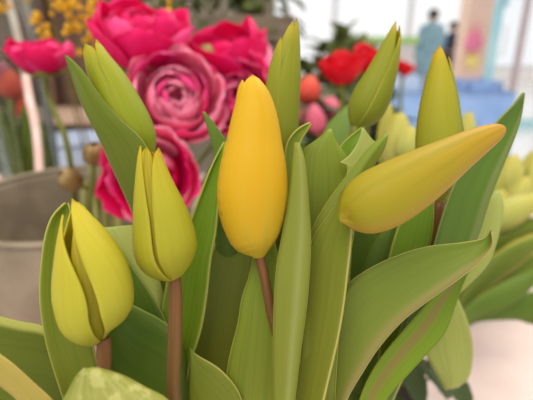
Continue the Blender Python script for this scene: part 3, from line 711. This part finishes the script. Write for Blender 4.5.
def open_red(label, x, y, d, R, ax, foot, k):
    t = empty('red_flower', foot, label, 'flower', 'red blooms in the middle distance')
    p = P(x, y, d); a = Vector(ax).normalized()
    rosette(t, [redM], p, a, [(R * .8, 100, 3, 62, R * .05, .1), (R, 92, 3, 64, 0, .22)], 1.25, .05, k)
    tube('stem', [p, p - a * R * .4 - Vector((0, 0, .02)), (p + Vector(foot)) / 2, Vector(foot)], [.004, .004, .0045, .005], stemG, t)
open_red('big scarlet bloom in the middle distance, left lobe of the red pair', 342, 84, .66, .030, (-.12, -.2, 1), on_table(.10, .62), .3)
open_red('scarlet bloom partly hidden by the leaning green bud, right of the red pair', 371, 76, .70, .028, (.15, -.2, 1), on_table(.15, .66), 1.0)
open_red('small red bloom far back, right of the leaning green bud', 403, 76, 1.1, .022, (.1, -.2, 1), on_table(.31, 1.02), .7)

# leafy plants
def leafy_plant(label, c, h, r, n, mat, pot_r, pot_mat, size=.05, group='leafy green plants', name='leafy_plant', droop=.3):
    t = empty(name, c, label, 'plant', group)
    cz = Vector(c)
    ph = pot_r * 1.5
    lathe('pot', [(.0005, 0), (pot_r * .75, 0), (pot_r, ph), (pot_r * 1.06, ph), (pot_r * 1.06, ph * .86), (pot_r * 1.0, ph * .86)][:2] + [(pot_r * .98, ph * .84), (pot_r * 1.06, ph * .84), (pot_r * 1.06, ph), (pot_r * .95, ph), (pot_r * .93, ph * .9), (.0005, ph * .88)], c, pot_mat, t, seg=28)
    V, Fc, UV = [], [], []
    SV, SF = [], []
    for i in range(n):
        a = random.uniform(0, 2 * PI); e = random.random() ** .6
        tip = cz + Vector((math.cos(a) * r * e, math.sin(a) * r * e, ph + (h - ph) * random.uniform(.15, 1) * (1 - .35 * e * e)))
        dirv = (tip - (cz + Vector((0, 0, ph + (h - ph) * .3)))).normalized()
        dirv = (dirv + Vector((random.uniform(-.5, .5), random.uniform(-.5, .5), random.uniform(-.4, .3) - droop))).normalized()
        sd = dirv.cross(Vector((random.uniform(-.4, .4), random.uniform(-.4, .4), 1))).normalized(); nn = sd.cross(dirv)
        L = size * random.uniform(.7, 1.2); k = len(V)
        for q in range(6):
            s = q / 5; w = L * .26 * math.sin(PI * (.05 + .93 * s)) ** .8
            for u in (-1, 0, 1):
                V.append(tip + dirv * (L * (s - .3)) + sd * (u * w) + nn * (abs(u) * w * .35 - L * .35 * s * s)); UV.append((u / 2 + .5, s))
        Fc += [tuple(x + k for x in f) for f in grid_faces(6, 3)]
        if i % 4 == 0:
            b = cz + Vector((random.uniform(-.4, .4) * pot_r, random.uniform(-.4, .4) * pot_r, ph * .85)); k = len(SV)
            for z, p in ((0, b), (1, b.lerp(tip, .5) + Vector((0, 0, .01))), (2, tip)):
                for j in range(4): SV.append(p + Vector((math.cos(j * PI / 2), math.sin(j * PI / 2), 0)) * .0016)
            SF += [tuple(x + k for x in f) for f in grid_faces(3, 4, True)]
    tag(mesh_obj('foliage', V, Fc, mat, t, UV), kind='stuff')
    mesh_obj('stems', SV, SF, twig, t)
    return t
folD = blade_mat('foliage dark', [(0, srgb(86, 102, 58)), (1, srgb(76, 92, 52))], srgb(64, 78, 44), transl=.15)
folM = blade_mat('foliage mid', [(0, srgb(122, 132, 72)), (1, srgb(110, 126, 64))], srgb(94, 106, 56), transl=.2)
folL = blade_mat('foliage light', [(0, srgb(146, 160, 84)), (1, srgb(136, 156, 80))], srgb(116, 134, 66), transl=.25)
potD = plain('pot dark', srgb(66, 60, 56), srgb(80, 72, 66), scale=30, rough=.6)
potT = plain('pot terracotta', srgb(150, 104, 82), srgb(166, 120, 96), scale=30, rough=.8)
leafy_plant('dark leafy plant filling the gap beneath the big scarlet bloom', on_table(.165, .82), .25, .095, 240, folD, .055, potD)
leafy_plant('dark leafy plant between the middle blooms and the wooden crate', on_table(.0, .775), .23, .07, 120, folD, .05, potD)
leafy_plant('olive leafy plant furthest back on the table, seen above the coral tulip', on_table(.178, 1.10), .355, .108, 420, folM, .05, potT)
leafy_plant('dark low plant behind the drooping pale leaf at lower right', Vector((.105, .315, TABLE_Z)), .16, .05, 60, folD, .03, potD, size=.035)
leafy_plant('small olive plant low behind the upright lime bud, at the back of the table', on_table(.40, .92), .16, .09, 70, folL, .04, potT)

# wooden crate on a display step, with trailing greenery
woodG = plain('weathered wood', srgb(124, 110, 94), srgb(98, 86, 74), scale=9, stretch=(1, 6, 14), rough=.8, bump=.3)
woodB = plain('brown wood', srgb(104, 74, 56), srgb(78, 54, 42), scale=7, stretch=(9, 9, .6), rough=.65, bump=.2)
woodP = plain('pinkish wood', srgb(196, 168, 148), srgb(176, 146, 126), scale=7, stretch=(.6, 8, 10), rough=.6, bump=.1)
st = empty('display_step', on_table(-.115, 1.0), 'low wooden step at the back of the table carrying the weathered crate', 'display stand')
boxes('top', [((-.30, .88, 1.055), (.07, 1.09, 1.075))], woodG, st, .003)
for x in (-.28, .03):
    for y in (.90, 1.05): boxes('leg', [((x, y, TABLE_Z), (x + .022, y + .022, 1.055))], woodG, st)
ct = empty('wooden_crate', Vector((-.115, .98, 1.075)), 'weathered grey wooden crate full of greenery behind the pink blooms', 'crate')
x0, x1, y0, y1, z0 = -.27, .045, .91, 1.06, 1.075
boxes('bottom', [((x0, y0, z0), (x1, y1, z0 + .008))], woodG, ct)
for k in range(3):
    za = z0 + .012 + k * .052
    boxes('slat', [((x0, y0 - .008, za), (x1, y0, za + .045))], woodG, ct, .002)
    boxes('slat', [((x0, y1, za), (x1, y1 + .008, za + .045))], woodG, ct, .002)
    boxes('slat', [((x0 - .008, y0 - .008, za), (x0, y1 + .008, za + .045))], woodG, ct, .002)
    boxes('slat', [((x1, y0 - .008, za), (x1 + .008, y1 + .008, za + .045))], woodG, ct, .002)
for x in (x0, x1 - .012):
    for y in (y0, y1 - .012): boxes('corner_post', [((x, y, z0 + .008), (x + .012, y + .012, z0 + .165))], woodG, ct)
for i, (x, h, m, lab) in enumerate([(-.205, .30, folM, 'trailing green plant in the left end of the weathered crate'), (-.115, .33, folD, 'dark bushy plant in the middle of the weathered crate'), (-.02, .30, folM, 'trailing green plant in the right end of the weathered crate')]):
    leafy_plant(lab, Vector((x, .985, 1.084)), h, .085, 110, m, .036, potD, size=.045, group='plants in the wooden crate', droop=.5)

# left side: glass vase with stems, tub, shelf board
gl = glassmat('vase glass', (.86, .90, .88, 1))
vc = Vector((-.375, .69, TABLE_Z))
vz = empty('glass_vase', vc, 'tall clear glass vase of cut stems at the far left edge', 'vase')
pr = [(.0005, 0), (.042, 0), (.044, .01), (.043, .15), (.052, .46), (.0505, .46), (.0415, .15), (.042, .014), (.0005, .012)]
lathe('glass_body', pr, vc, gl, vz, seg=48)
ring = [(.0515 + .002 * math.cos(a), .46 + .002 * math.sin(a)) for a in [i * PI / 4 for i in range(9)]]
lathe('rim', ring, vc, plain('glass rim', srgb(226, 226, 222), rough=.15), vz, seg=48)
for i, (xx, yy, dd, hw, lab, mt) in enumerate([(11, 74, .69, 12, 'salmon bloom inside the glass vase, at the left edge', coral), (2, 66, .71, 11, 'dusky pink bloom in the glass vase, cut by the left edge', pinkS), (22, 100, .70, 7, 'small salmon bud low in the glass vase', coral)]):
    gtulip(lab, (xx + 1, yy + 26 - i * 4), (xx, yy - 4), hw, dd, [mt], vc + Vector((-.012 + .012 * i, .003 * i, .015)), 'salmon blooms in the glass vase', leaves=2, lmat=leafA)
for i in range(7):
    a = i * 2.4; b = vc + Vector((.02 * math.cos(a), .02 * math.sin(a), .015))
    o = tube('flower_stem', [b, b + Vector((.004 * math.cos(a * 2), .0, .10)), b + Vector((.010 * math.cos(a), .010 * math.sin(a), .20 + .02 * (i % 3)))], [.0028, .0026, .0022], stemG if i % 2 else stemR, None, n=10, origin=b)
    tag(o, 'bare cut stem standing inside the tall glass vase at far left', 'stem', 'bare stems in the glass vase')
pinkst = plain('ribbon pink', srgb(246, 222, 214), srgb(242, 200, 190), scale=40, rough=.4)
def strip(label, pts, w, dd):  # models the vase glass's bright highlight streak as a solid pale strip
    V = []
    L = cr([tuple(P(x, y, dd)) for x, y in pts], 20)
    for q in L: V += [Vector(q) - RIGHT * w, Vector(q) + FWD * -.002, Vector(q) + RIGHT * w]
    o = mesh_obj('strip', V, grid_faces(20, 3), pinkst, None, solid=.0006, origin=L[-1]); tag(o, label, 'strip', 'pale highlight strips beside the vase')
strip('pale pink ribbon standing in for a highlight on the glass vase', [(6, -8), (14, 22), (22, 56), (28, 92), (37, 138), (42, 246)], .0058, .635)
tb = empty('plastic_tub', on_table(-.40, .93), 'blue grey plastic tub behind the small cerise bloom', 'tub')
tubm = plain('tub blue grey', srgb(186, 198, 222), srgb(166, 180, 208), scale=12, rough=.4)
lathe('body', [(.0005, .0), (.055, 0), (.07, .14), (.068, .14), (.054, .004), (.0005, .004)], on_table(-.40, .93), tubm, tb, seg=36)
lathe('rim', [(.0705 + .003 * math.cos(a), .14 + .003 * math.sin(a)) for a in [i * PI / 4 for i in range(9)]], on_table(-.40, .93), tubm, tb, seg=36)

# ------------------------------------------------------------------ table and room
tabm = plain('tabletop pale pink', srgb(230, 210, 204), srgb(222, 198, 192), scale=14, rough=.45, lo=.3, hi=.7)
dt = empty('display_table', Vector((.15, .55, 0)), 'pale pinkish display table under all the flowers', 'table')
boxes('tabletop', [((-.80, -.06, TABLE_Z - .035), (1.10, 1.14, TABLE_Z))], tabm, dt, .004)
for x in (-.76, 1.01):
    for y in (-.02, 1.05): boxes('leg', [((x, y, 0), (x + .05, y + .05, TABLE_Z - .035))], woodG, dt)

struct = lambda o: tag(o, kind='structure')
flo = plain('floor stone', srgb(246, 243, 240), srgb(238, 235, 233), scale=3, rough=.12, spec=.8)
struct(box('floor', (-5, -2.5, -.1), (10, 13.2, 0), flo))
wp = plain('wall paint', srgb(238, 232, 226), rough=.7)
# glazed back wall
struct(boxes('wall_back', [((-5, 13, 0), (10, 13.2, .35)), ((-5, 13, 3.7), (10, 13.2, 4.2)), ((-5, 13, .35), (-.2, 13.2, 3.7))], wp))
pane = glassmat('window glass', (.96, .97, .98, 1), alpha=.95)
frm = plain('window frame pale', srgb(214, 210, 210), rough=.4)
for i in range(5):
    a = -.2 + i * 2.04; b = a + 2.04
    w = struct(boxes('window_%d' % (i + 1), [((a, 13.02, .35), (a + .06, 13.16, 3.7)), ((b - .06, 13.02, .35), (b, 13.16, 3.7)), ((a, 13.02, .35), (b, 13.16, .43)), ((a, 13.02, 3.62), (b, 13.16, 3.7)), ((a, 13.04, 2.3), (b, 13.14, 2.36))], frm))
    boxes('pane', [((a + .06, 13.085, .43), (b - .06, 13.095, 3.62))], pane, w)
# plank partition at the left
V = []
pl = []
x = -1.9; k = 0
while x < -.36:
    w = [.11, .07, .13, .09][k % 4]; dy = [0, .02, .006, .028][k % 4]
    pl.append(((x, 1.30 + dy, 0), (min(x + w - .006, -.352), 1.36, 2.3))); x += w; k += 1
struct(boxes('wall_left', pl, woodB))
grn = plain('partition grey', srgb(150, 140, 124), srgb(124, 116, 100), scale=5, stretch=(1, 1, .4), rough=.8)
struct(boxes('trim_1', [((-.35, 1.31, 0), (.02, 1.36, 2.3))], grn))
sb = empty('shelf', Vector((-.36, 1.22, .97)), 'pinkish wooden shelf board on the plank partition behind the small cerise bloom', 'shelf')
boxes('board', [((-.78, 1.16, .985), (-.30, 1.31, 1.01))], woodP, sb, .002)
for x in (-.70, -.36): boxes('bracket', [((x, 1.19, .90), (x + .02, 1.31, .985))], woodP, sb)
# tall grey green bush far left of the window
# column
colm = plain('column beige', srgb(238, 204, 184), srgb(232, 196, 176), scale=4, rough=.6)
struct(box('trim_2', (2.90, 6.95, 0), (3.34, 7.30, 4.2), colm))
# glazed door at the right with teal frame
teal = plain('teal paint', srgb(176, 214, 220), srgb(156, 202, 212), scale=3, rough=.35)
d1 = struct(boxes('door_1', [((2.92, 6.2, 0), (3.02, 6.28, 3.2)), ((3.86, 6.2, 0), (3.94, 6.28, 3.2)), ((2.92, 6.2, 3.05), (3.94, 6.28, 3.2)), ((2.92, 6.2, 0), (3.94, 6.28, .12))], teal))
boxes('pane', [((3.02, 6.235, .12), (3.84, 6.245, 3.05))], pane, d1)
boxes('mullion', [((3.30, 6.20, .12), (3.36, 6.28, 3.05))], plain('mullion rose grey', srgb(190, 170, 172), rough=.5), d1)
tube('handle', [Vector((3.06, 6.19, .95)), Vector((3.06, 6.14, .97)), Vector((3.06, 6.14, 1.30)), Vector((3.06, 6.19, 1.32))], [.012] * 4, frm, d1)
# added teal strips standing in for teal-blue reflections in the door glass
for i, (xx, zz, ln) in enumerate([(3.07, 2.05, .75), (3.16, 2.0, .50), (3.25, 2.1, .85)]):
    V = []
    for q in range(14):
        s = q / 13
        c = Vector((xx + .05 * math.sin(s * 5 + i), 6.17, 1.55 + ln * (1 - s) + .1 * i))
        V += [c + Vector((-.035, 0, 0)), c + Vector((0, -.015, 0)), c + Vector((.035, 0, 0))]
    o = mesh_obj('strip', V, grid_faces(14, 3), teal, None, solid=.004, origin=V[0])
    tag(o, 'teal ribbon standing in for a reflection in the glass door', 'strip', 'teal reflection strips by the door')

# far market table with blue cloth and crates
blu = plain('cloth pale blue', srgb(150, 180, 226), srgb(134, 166, 216), scale=5, rough=.8)
crm = plain('crate pale blue', srgb(196, 214, 236), srgb(180, 200, 228), scale=8, rough=.5)
ft = empty('market_table', Vector((1.55, 4.2, 0)), 'far market table covered in pale blue cloth, before the two people', 'table')
boxes('tabletop', [((.95, 3.95, .70), (2.12, 4.5, .74))], woodG, ft)
for x in (1.0, 2.03):
    for y in (4.0, 4.42): boxes('leg', [((x, y, 0), (x + .04, y + .04, .70))], woodG, ft)
V = []
nx = 60
per = []
for i in range(nx): per.append((.93 + 1.21 * i / nx, 3.93, 0, -1))
for i in range(28): per.append((2.14, 3.93 + .59 * i / 28, 1, 0))
for i in range(nx): per.append((2.14 - 1.21 * i / nx, 4.52, 0, 1))
for i in range(28): per.append((.93, 4.52 - .59 * i / 28, -1, 0))
m = len(per)
for q in range(10):
    s = q / 9
    for i, (x, y, ax_, ay_) in enumerate(per):
        a = .03 * s * math.sin(i * .55); V.append((x + ax_ * (a + .02 * s), y + ay_ * (a + .02 * s), (.75 - .69 * s)))
Fc = grid_faces(10, m, True) + [tuple(range(m))]
tag(mesh_obj('tablecloth', V, Fc, blu, None, origin=(1.55, 4.2, .75)), 'pale blue cloth draped over the far market table', 'tablecloth')
def crate(label, c, sx, sy, sz, mat, group):
    t = empty('plastic_crate', c, label, 'crate', group); x, y, z = c
    boxes('base', [((x - sx, y - sy, z), (x + sx, y + sy, z + .012))], mat, t)
    for k in range(3):
        za = z + .012 + k * (sz - .012) / 3; zb = za + (sz - .012) / 3 - .012
        boxes('wall_rail', [((x - sx, y - sy, za), (x + sx, y - sy + .012, zb)), ((x - sx, y + sy - .012, za), (x + sx, y + sy, zb)), ((x - sx, y - sy, za), (x - sx + .012, y + sy, zb)), ((x + sx - .012, y - sy, za), (x + sx, y + sy, zb))], mat, t)
    for a in (-1, 1):
        for b in (-1, 1):
            boxes('corner_post', [((x + a * (sx - .008) - .008, y + b * (sy - .008) - .008, z), (x + a * (sx - .008) + .008, y + b * (sy - .008) + .008, z + sz))], mat, t)
GC = 'pale blue crates on the market table'
crate('pale blue crate at the left end of the far market table', (1.20, 4.2, .751), .15, .2, .13, crm, GC)
crate('pale blue crate at the right end of the far market table, before the beige column', (1.90, 4.2, .751), .15, .2, .09, blu, GC)
# green topped counter
ctr = empty('counter', Vector((1.9, 8.2, 0)), 'low counter with a light green top behind the leaning green bud', 'counter')
boxes('body', [((1.3, 8.0, 0), (2.50, 8.5, 1.08))], frm, ctr, .01)
boxes('top', [((1.25, 7.95, 1.08), (2.55, 8.55, 1.20))], plain('counter green', srgb(168, 206, 128), rough=.5), ctr, .01)
# bags on the column
def bag(label, c, r, mat):
    t = empty('bag', c, label, 'bag', 'bags hung on the column')
    lathe('body', [(.0005, -r * 1.1), (r * .7, -r), (r, -r * .3), (r * .9, r * .4), (r * .55, r), (.0005, r * 1.02)], c, mat, t, seg=24, sy=.55)
    x, y, z = c
    tube('handle', [Vector((x - r * .35, y, z + r * .9)), Vector((x - r * .25, y, z + r * 1.7)), Vector((x + r * .25, y, z + r * 1.7)), Vector((x + r * .35, y, z + r * .9))], [.01] * 4, mat, t)
bag('pink bag hanging on the beige column beside the dark clad person', (2.98, 6.86, 1.13), .13, plain('bag pink', srgb(236, 130, 160), rough=.5))
bag('yellow bag hanging on the beige column under the pink bag', (3.02, 6.90, .86), .10, plain('bag yellow', srgb(240, 216, 130), rough=.5))

# ------------------------------------------------------------------ two people far back
skin = plain('skin', srgb(206, 160, 136), rough=.6)
def person(label, x, y, h, face, top_m, leg_m, hair_m, coat_len, arm='down', group='people far back in the shop'):
    """face: rotation about z, 0 = facing away from us"""
    t = empty('person', (x, y, 0), label, 'person', group); t.rotation_euler = (0, 0, face)
    k = h / 1.70
    J = {'pel': (0, 0, .93, .125), 'waist': (0, 0, 1.06, .115), 'chest': (0, .01, 1.27, .135), 'neck': (0, .0, 1.44, .055), 'hd0': (0, .02, 1.51, .062), 'hd1': (0, .02, 1.59, .088), 'hd2': (0, .015, 1.66, .06)}
    E = [('pel', 'waist'), ('waist', 'chest'), ('chest', 'neck'), ('neck', 'hd0'), ('hd0', 'hd1'), ('hd1', 'hd2')]
    for s, n in ((-1, 'l'), (1, 'r')):
        J.update({n + 'hip': (s * .09, 0, .88, .092), n + 'kn': (s * .10, .015, .48, .058), n + 'an': (s * .10, -.01, .09, .038), n + 'toe': (s * .115, .15, .035, .03),
                  n + 'sh': (s * .185, 0, 1.38, .058), n + 'el': (s * .25, -.01, 1.11, .042), n + 'wr': (s * .255, .07 if arm == 'down' else .2, .88 if arm == 'down' else 1.06, .028), n + 'pm': (s * .252, .09 if arm == 'down' else .27, .81 if arm == 'down' else 1.07, .026)})
        E += [('pel', n + 'hip'), (n + 'hip', n + 'kn'), (n + 'kn', n + 'an'), (n + 'an', n + 'toe'), ('chest', n + 'sh'), (n + 'sh', n + 'el'), (n + 'el', n + 'wr'), (n + 'wr', n + 'pm')]
        pm = Vector(J[n + 'pm'][:3]); dv = (pm - Vector(J[n + 'wr'][:3])).normalized()
        for f in range(4):
            off = Vector((0, 1, 0)) if arm == 'down' else Vector((1, 0, 0))
            a = pm + off * ((f - 1.5) * .019) + dv * .04; b = a + dv * (.045 + .008 * (f in (1, 2))) + Vector((-s * .012, 0, 0))
            J['%sf%da' % (n, f)] = (*a, .009); J['%sf%db' % (n, f)] = (*b, .008)
            E += [(n + 'pm', '%sf%da' % (n, f)), ('%sf%da' % (n, f), '%sf%db' % (n, f))]
        a = pm + (Vector((0, 1, 0)) if arm == 'down' else Vector((-s, 0, 0))) * .04 + dv * .005; J[n + 'th'] = (*a, .010); E.append((n + 'pm', n + 'th'))
    names = list(J); idx = {q: i for i, q in enumerate(names)}
    me = bpy.data.meshes.new('body')
    me.from_pydata([tuple(c * k for c in J[q][:3]) for q in names], [(idx[a], idx[b]) for a, b in E], []); me.update()
    o = bpy.data.objects.new('body', me); COL.objects.link(o); o.parent = t
    md = o.modifiers.new('skin', 'SKIN'); md.use_smooth_shade = True
    lay = me.skin_vertices[0] if me.skin_vertices else None
    if lay is None:
        bm = bmesh.new(); bm.from_mesh(me); bm.verts.layers.skin.verify(); bm.to_mesh(me); bm.free(); lay = me.skin_vertices[0]
    for q, i in idx.items():
        r = J[q][3] * k; lay.data[i].radius = (r, r); lay.data[i].use_root = (q == 'pel')
    sb_ = o.modifiers.new('sub', 'SUBSURF'); sb_.levels = 1; sb_.render_levels = 1
    me.materials.append(skin)
    def loft(name, rings, mat, seg=24):
        V = []
        for cx, cy, z, rx, ry in rings:
            for j in range(seg):
                a = 2 * PI * j / seg; V.append(Vector(((cx + rx * math.cos(a)) * k, (cy + ry * math.sin(a)) * k, z * k)))
        ob = mesh_obj(name, V, grid_faces(len(rings), seg, True), mat, None, solid=.012, offset=1, sub=1); ob.parent = t; return ob
    z1 = coat_len
    loft('coat', [(0, .0, z1, .29, .21), (0, 0, (z1 + .9) / 2, .265, .20), (0, 0, .93, .24, .18), (0, 0, 1.08, .225, .165), (0, 0, 1.26, .225, .165), (0, 0, 1.38, .21, .135), (0, 0, 1.44, .12, .09), (0, .0, 1.475, .07, .07)], top_m)
    for s, n in ((-1, 'l'), (1, 'r')):
        pts = [Vector(J[n + q][:3]) * k for q in ('sh', 'el', 'wr')]
        ob = tube('sleeve', [pts[0] + Vector((-s * .03 * k, 0, .01 * k)), pts[0].lerp(pts[1], .3), pts[1], pts[2]], [.078 * k, .07 * k, .06 * k, .045 * k], top_m, None, n=16, caps=False); ob.parent = t
        hp = [Vector(J[n + q][:3]) * k for q in ('hip', 'kn', 'an')]
        ob = tube('trouser_leg', [hp[0], hp[1], hp[2] + Vector((0, 0, .0))], [.105 * k, .078 * k, .062 * k], leg_m, None, n=14, caps=False); ob.parent = t
        an = Vector(J[n + 'an'][:3]) * k
        V = []
        for q in range(9):
            s2 = q / 8; w = .045 * math.sin(PI * (.12 + .8 * s2)) ** .5
            for j in range(10):
                a = 2 * PI * j / 10; hgt = .06 - .03 * s2
                V.append(Vector((s * .105 * k + w * math.cos(a), (-.07 + .27 * s2) * k, max(0.0, hgt * (1 + math.sin(a)) * (1 if s2 else 1)))))
        f = grid_faces(9, 10, True) + [tuple(range(9, -1, -1)), tuple(range(80, 90))]
        ob = mesh_obj('shoe', V, f, plain('shoe dark', srgb(60, 56, 58), rough=.5), None); ob.parent = t
    # hair cap over the back and crown, face left free towards +y
    V = []; hr = .108 * k; c = Vector((0, .012, 1.595)) * k
    for a in range(12):
        th = a / 11 * 2.0
        for b in range(20):
            ph = b / 19 * 2 * PI
            cut = 1.0 - .38 * max(0, math.sin(ph))
            T = th * cut
            V.append(c + Vector((math.sin(T) * math.cos(ph) * hr * .92, math.sin(T) * math.sin(ph) * hr * 1.05, math.cos(T) * hr * 1.12)))
    ob = mesh_obj('hair', V, grid_faces(12, 20), hair_m, None, solid=.01); ob.parent = t
    # face features on +y
    for s in (-1, 1):
        V = [Vector((s * .034, .098, 1.585)) * k + Vector((.011 * math.cos(2 * PI * j / 10), 0.003 * (j % 2), .007 * math.sin(2 * PI * j / 10))) for j in range(10)]
        ob = mesh_obj('eye', V, [tuple(range(10))], plain('eye dark', srgb(50, 40, 36)), None, solid=.004); ob.parent = t
        ob = tube('ear', [Vector((s * .088, .015, 1.61)) * k, Vector((s * .098, .0, 1.585)) * k, Vector((s * .09, .012, 1.55)) * k], [.010, .014, .008], skin, None, n=8, seg=8); ob.parent = t
    ob = tube('nose', [Vector((0, .095, 1.595)) * k, Vector((0, .118, 1.56)) * k, Vector((0, .098, 1.548)) * k], [.008, .014, .010], skin, None, n=8, seg=8); ob.parent = t
    ob = tube('mouth', [Vector((-.025, .09, 1.522)) * k, Vector((0, .099, 1.52)) * k, Vector((.025, .09, 1.522)) * k], [.004, .006, .004], plain('lips', srgb(176, 96, 90)), None, n=8, seg=8); ob.parent = t
    return t
coat1 = plain('coat teal grey', srgb(140, 172, 184), srgb(120, 154, 168), scale=6, rough=.8)
coat2 = plain('jacket dark', srgb(62, 64, 84), srgb(50, 52, 70), scale=6, rough=.8)
hairD = plain('hair dark', srgb(52, 44, 46), rough=.6)
person('person in a long teal grey coat seen from behind, far back in the shop', 3.20, 9.3, 1.68, .15, coat1, plain('trousers grey', srgb(104, 116, 128), rough=.8), hairD, .48)
person('shorter person in a dark jacket beside the one in the teal coat', 3.72, 9.55, 1.47, 1.9, coat2, plain('trousers blue', srgb(96, 128, 150), rough=.8), hairD, .84, 'bent')

# ------------------------------------------------------------------ light
wd = bpy.data.worlds.new('world'); sc.world = wd; wd.use_nodes = True
bg = wd.node_tree.nodes.get('Background') or wd.node_tree.nodes.new('ShaderNodeBackground')
bg.inputs[0].default_value = (1.0, .985, .965, 1); bg.inputs[1].default_value = 1.12
def area(name, loc, target, size, power, col=(1, 1, 1)):
    l = bpy.data.lights.new(name, 'AREA'); l.energy = power; l.size = size; l.color = col
    o = bpy.data.objects.new(name, l); COL.objects.link(o); o.location = loc
    o.rotation_euler = (Vector(target) - Vector(loc)).to_track_quat('-Z', 'Y').to_euler(); return o
area('ceiling_lamp', (-.5, -.6, 3.0), (0, .25, 1.0), 1.4, 32, (1, .89, .74))
area('ceiling_lamp.001', (.9, 1.6, 3.2), (.1, .4, 1.0), 1.4, 46, (1, .91, .78))
sc.view_settings.view_transform = 'Standard'; sc.view_settings.look = 'None'
sc.view_settings.exposure = 0.0; sc.view_settings.gamma = 1.0
sc.view_settings.use_curve_mapping = False
sc.cycles.use_denoising = True
sc.cycles.max_bounces = 8; sc.cycles.transparent_max_bounces = 24
